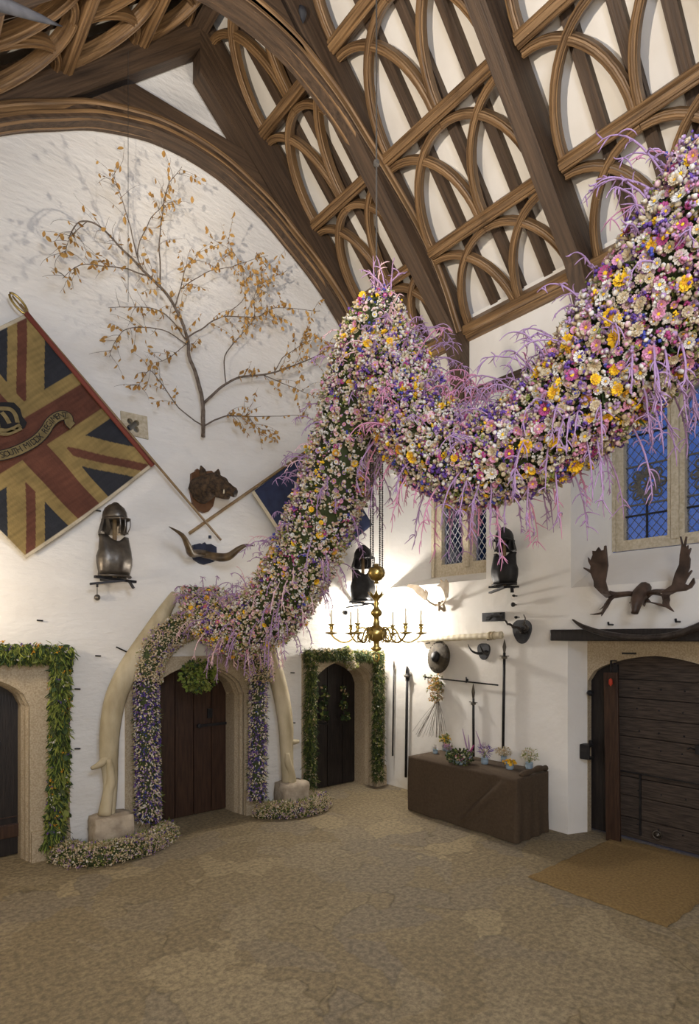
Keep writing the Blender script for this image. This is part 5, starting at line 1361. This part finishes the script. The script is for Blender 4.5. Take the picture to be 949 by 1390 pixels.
# ---------------- wall tree
t = thing('wall_branch', 'bare birch-like branch with orange dry leaves spread on the gable wall', 'branch', G(275, 594, .12))
tb_ = lambda x, y: (x / 1.977, 200 + y / 1.977)
BR = [([(545, 778), (545, 690), (530, 620), (507, 560), (503, 510), (470, 430), (430, 375), (385, 330), (330, 275), (270, 215), (215, 200), (185, 245)], .026, .30),
      ([(548, 692), (590, 650), (640, 618), (720, 608), (790, 585), (860, 555), (885, 540)], .017, .35), ([(548, 752), (600, 725), (640, 722), (700, 722), (830, 718)], .010, .25),
      ([(503, 505), (540, 485), (600, 455), (690, 455), (740, 430), (860, 440)], .009, .35), ([(470, 430), (485, 380), (500, 320), (525, 300)], .007, .45), ([(430, 375), (428, 280), (432, 200), (450, 110), (488, 52)], .008, .40),
      ([(385, 330), (370, 280), (400, 200), (440, 150), (445, 120)], .006, .32), ([(358, 295), (340, 200), (320, 120), (303, 68)], .006, .45), ([(400, 345), (350, 328), (300, 320), (215, 318), (168, 352)], .008, .30),
      ([(500, 525), (440, 450), (380, 430), (290, 430)], .007, .3), ([(490, 530), (430, 490), (350, 485), (315, 510), (295, 565)], .006, .4), ([(545, 750), (480, 700), (430, 630), (400, 600), (370, 645)], .007, .35),
      ([(600, 630), (600, 560), (640, 510), (680, 460), (690, 380), (770, 330)], .007, .35), ([(510, 400), (560, 350), (620, 320), (720, 290)], .005, .4), ([(720, 608), (760, 560), (830, 520), (870, 505)], .006, .4),
      ([(700, 610), (770, 640), (850, 670)], .006, .3), ([(503, 520), (460, 560), (400, 585)], .004, .3), ([(660, 720), (690, 760), (740, 790)], .003, .25), ([(215, 200), (180, 240), (170, 300)], .004, .3), ([(590, 455), (650, 400), (640, 300), (560, 240)], .004, .4)]
mbt = MB(); LV = []; ALLP = []
def leaves_along(P, dens):
    for p, q in zip(P, P[1:]):
        m_ = dens * (q - p).length
        for _ in range(int(m_ + rnd.random())): LV.append((p.lerp(q, rnd.random()), rnd))
for bi, (pts, r0, dp) in enumerate(BR):
    n_ = len(pts)
    P = spline([G(*tb_(x, y), .10 + dp * min(1, (i / n_)) * .8 + (.06 if bi else 0)) for i, (x, y) in enumerate(pts)], 5)
    for i, v in enumerate(P): v += Vector((noise.noise(v * 6), noise.noise(v * 6 + Vector((9, 0, 0))), noise.noise(v * 6 + Vector((0, 9, 0))))) * .012
    if ALLP:
        q0 = min(ALLP, key=lambda a: (a - P[0]).length + 3 * abs(0)); d0 = q0 - P[0]
        for i in range(len(P)): P[i] = P[i] + d0 * max(0, 1 - i / 10)
    ALLP += P
    mbt.tube(P, [r0 * (1 - .85 * i / len(P)) + .0012 for i in range(len(P))], 6)
    k = int(len(P) * .62)
    for _ in range(k):   # twigs
        i = rnd.randint(int(len(P) * .30), len(P) - 2); base_ = P[i]; d_ = (P[i + 1] - P[i]).normalized()
        sgn = rnd.choice((-1, 1)); d_ = (Matrix.Rotation(sgn * rnd.uniform(.5, 1.1), 3, 'Y') @ d_ + Vector((0, rnd.uniform(-.4, .15), .1))).normalized(); L_ = rnd.uniform(.12, .42); q = [base_]
        for j in range(6): d_ = (d_ + Vector((rnd.gauss(0, .18), rnd.gauss(0, .1), -.10))).normalized(); q.append(q[-1] + d_ * L_ / 6)
        for v in q: v.y = min(v.y, 6.97)
        mbt.tube(q, [.0028, .0026, .0022, .002, .0018, .0015, .001], 4)
        right = base_.x > 2.9
        leaves_along(q, 20 if right else 8)
    leaves_along(P[int(len(P) * .35):], 11)
mbt.build('boughs', 'bark', t, smooth=True)
n = len(LV); pos = np.array([tuple(p) for p, _ in LV]); dr = rng.normal(size=(n, 3)) * .6 + np.array([0, -.1, -.8])
pos[:, 1] = np.minimum(pos[:, 1], 6.95)
PM[PI['gold']] and None
lo = bake('dry_leaves', [('round', pos, dr, np.stack([.04 + .045 * rng.random(n)] * 3, 1) * np.array([.8, 1, 1]), np.full(n, PI['gold']), np.full(n, PI['gold']))], t)
lo.data.materials[0] = M['leaf_orange']

# ---------------- dried bunch on the right wall
t = thing('dried_flower_bunch', 'bunch of dried flowers hung head-up with long thin splayed stalks above the table', 'dried flowers', W(592, 935, .06))
c = W(592, 935, .08)
mb = MB()
for i in range(34):
    a = rnd.uniform(-1, 1); e_ = W(592 + (-34 if a < 0 else 14) * abs(a) ** 1.3, 1005 - 12 * abs(a) * rnd.random() - 4, .06 + .06 * rnd.random()); k_ = W(594 + a * 1.5, 950, .07)
    mb.tube(spline([c + Vector((0, 0, -.02)), k_, k_.lerp(e_, .5) + Vector((0, rnd.gauss(0, .012), 0)), e_], 4), .0022, 4)
mb.build('stalks', 'bark', t)
n = 150; u = rng.normal(size=(n, 3)) * np.array([.035, .05, .085]); u[:, 0] *= .8
bake('seed_heads', [('clus', u + np.array(c), u + np.array([-.02, 0, .05]), .014 + .014 * rng.random(n), colors(['tan', 'olive', 'gold', 'green'], [4, 3, 1.2, 1], n), np.full(n, 0))], t)

# ---------------- pots on the table
def jar(px, py, r_, h_, label, mix, sh=(.07, .07, .07), up=.08, n=90, stems=8, extra=None, cat='flower pot'):
    p = FL(px, py, .75); t = thing('flower_jar', label, cat, p, 'flower jars on the brown table')
    mb = MB(); mb.lathe([(r_ * .88, .002), (r_ * .94, .006), (r_, h_ * .5), (r_ * .97, h_ * .85), (r_ * 1.04, h_ * .88), (r_ * 1.04, h_), (r_ * .93, h_), (r_ * .9, h_ * .8), (0, h_ * .8)], p, n=20); mb.lathe([(r_ * 1.03, h_ * .3), (r_ * 1.03, h_ * .36), (r_ * .9, h_ * .36)], p, n=20); mb.build('jar', 'pot', t, smooth=True)
    c = np.array(p) + np.array([0, 0, h_ + up]); u = rng.normal(size=(n, 3)); u /= np.linalg.norm(u, axis=1, keepdims=True); u *= (rng.random(n) ** .5)[:, None] * np.array(sh); k = rng.random(n); lo_ = 0; tot = sum(m_[1] for m_ in mix); g = []
    for tn, pr, s0, s1, names, cp, cn in mix:
        hi_ = lo_ + pr / tot; mk = (k >= lo_) & (k < hi_); c_ = mk.sum(); lo_ = hi_
        g.append((tn, u[mk] + c, u[mk] + .03 * rng.normal(size=(c_, 3)) + np.array([0, 0, .04]), s0 + (s1 - s0) * rng.random(c_), colors(names, cp, c_), colors([cn], [1], c_)))
    bake('blooms', g, t)
    ex_ = []
    for i in range(stems):
        a = Vector(p) + Vector((rnd.uniform(-.02, .02), rnd.uniform(-.02, .02), h_ * .7)); b_ = Vector(c) + Vector(u[i % n]) * .8; v, f = tubemesh([a, (a + b_) / 2, b_], .0025, 4); ex_.append((v, f, PI['olive']))
    if extra:
        for path, rad, col in extra: v, f = tubemesh([Vector(p) + Vector(q) for q in path], rad, 5); ex_.append((v, f, PI[col]))
    bake('stems', [], t, None, ex_); return t
LEAF = ('round', 3, .025, .045, ['green', 'olive', 'fir'], [2, 2, 1], 'green')
jar(591, 1023, .036, .065, 'small blue jar with a few pale flower heads, leftmost on the table', [('bud', 2, .006, .01, ['white', 'lilac'], [1, 1], 'white'), ('blade', 1, .03, .05, ['olive'], [1], 'olive')], (.03, .03, .03), .02, 26)
jar(604, 1019, .036, .07, 'blue jar of tall yellow and green flowers near the table back', [('clus', 3, .012, .02, ['yellow', 'olive', 'tan', 'white'], [3, 2, 1, 1], 'gold'), LEAF], (.08, .08, .07), .10, 90)
jar(609, 1025, .038, .07, 'blue jar of pink and lilac flowers beside the yellow ones', [('clus', 3, .012, .022, ['pink', 'lilac', 'white'], [2, 3, 1], 'gold'), LEAF], (.07, .07, .05), .05, 70)
jar(637, 1030, .036, .07, 'blue jar with tall lilac larkspur spires behind the green bowl', [('clus', 1, .012, .02, ['lilac', 'tan', 'green'], [2, 1, 2], 'lilac')], (.05, .05, .03), .02, 40, 5,
    [([(0, 0, .05), (.0, .06, .2), (-.02, .10, .40)], [.003, .012, .004], 'lilac'), ([(0, 0, .05), (.02, .02, .18), (.02, .03, .32)], [.003, .012, .004], 'lilac'), ([(0, 0, .05), (.0, -.03, .12), (.0, -.08, .2)], [.003, .014, .006], 'magenta')])
t = jar(624, 1037, .085, .05, 'low wide bowl overflowing with green leaves and small red and white flowers', [('round', 7, .03, .05, ['green', 'olive', 'fir'], [3, 2, 2], 'green'), ('daisy', 1.3, .012, .02, ['white', 'magenta', 'pink'], [2, 1, 1], 'yellow')], (.15, .18, .10), .035, 420)
jar(658, 1037, .047, .085, 'blue jar with spiky purple flowers and one tall lilac spray', [('blade', 4, .05, .09, ['purple', 'lilac'], [2, 1], 'purple'), ('bud', 1.5, .01, .014, ['cream', 'white'], [1, 1], 'white')], (.06, .07, .06), .09, 110, 8,
    [([(0, 0, .06), (.0, .06, .2), (-.02, .07, .30), (-.03, .12, .42)], [.003, .009, .009, .003], 'lilac'), ([(0, 0, .1), (.0, -.1, .2), (0, -.2, .24)], [.002, .004, .002], 'purple')])
jar(684, 1034, .038, .075, 'blue jar with a fluffy cloud of cream flowers', [('bud', 4, .007, .011, ['cream', 'white'], [2, 1], 'cream'), ('clus', 2, .01, .016, ['cream', 'tan'], [2, 1], 'cream')], (.10, .12, .06), .06, 170)
jar(692, 1044, .048, .085, 'blue jar of bright yellow strawflowers at the front edge', [('dbl', 3, .018, .026, ['yellow', 'gold'], [4, 1], 'gold'), ('round', 1, .02, .03, ['olive'], [1], 'olive')], (.075, .085, .04), .0, 46)
jar(718.6, 1044, .046, .085, 'blue jar of white and green feathery flowers, rightmost on the table', [('bud', 3, .006, .011, ['white', 'cream'], [1, 1], 'white'), ('clus', 2, .01, .018, ['olive', 'cream', 'laurel'], [2, 2, 1], 'cream'), ('blade', 2, .03, .06, ['olive', 'laurel'], [1, 1], 'olive')], (.10, .11, .08), .09, 150)
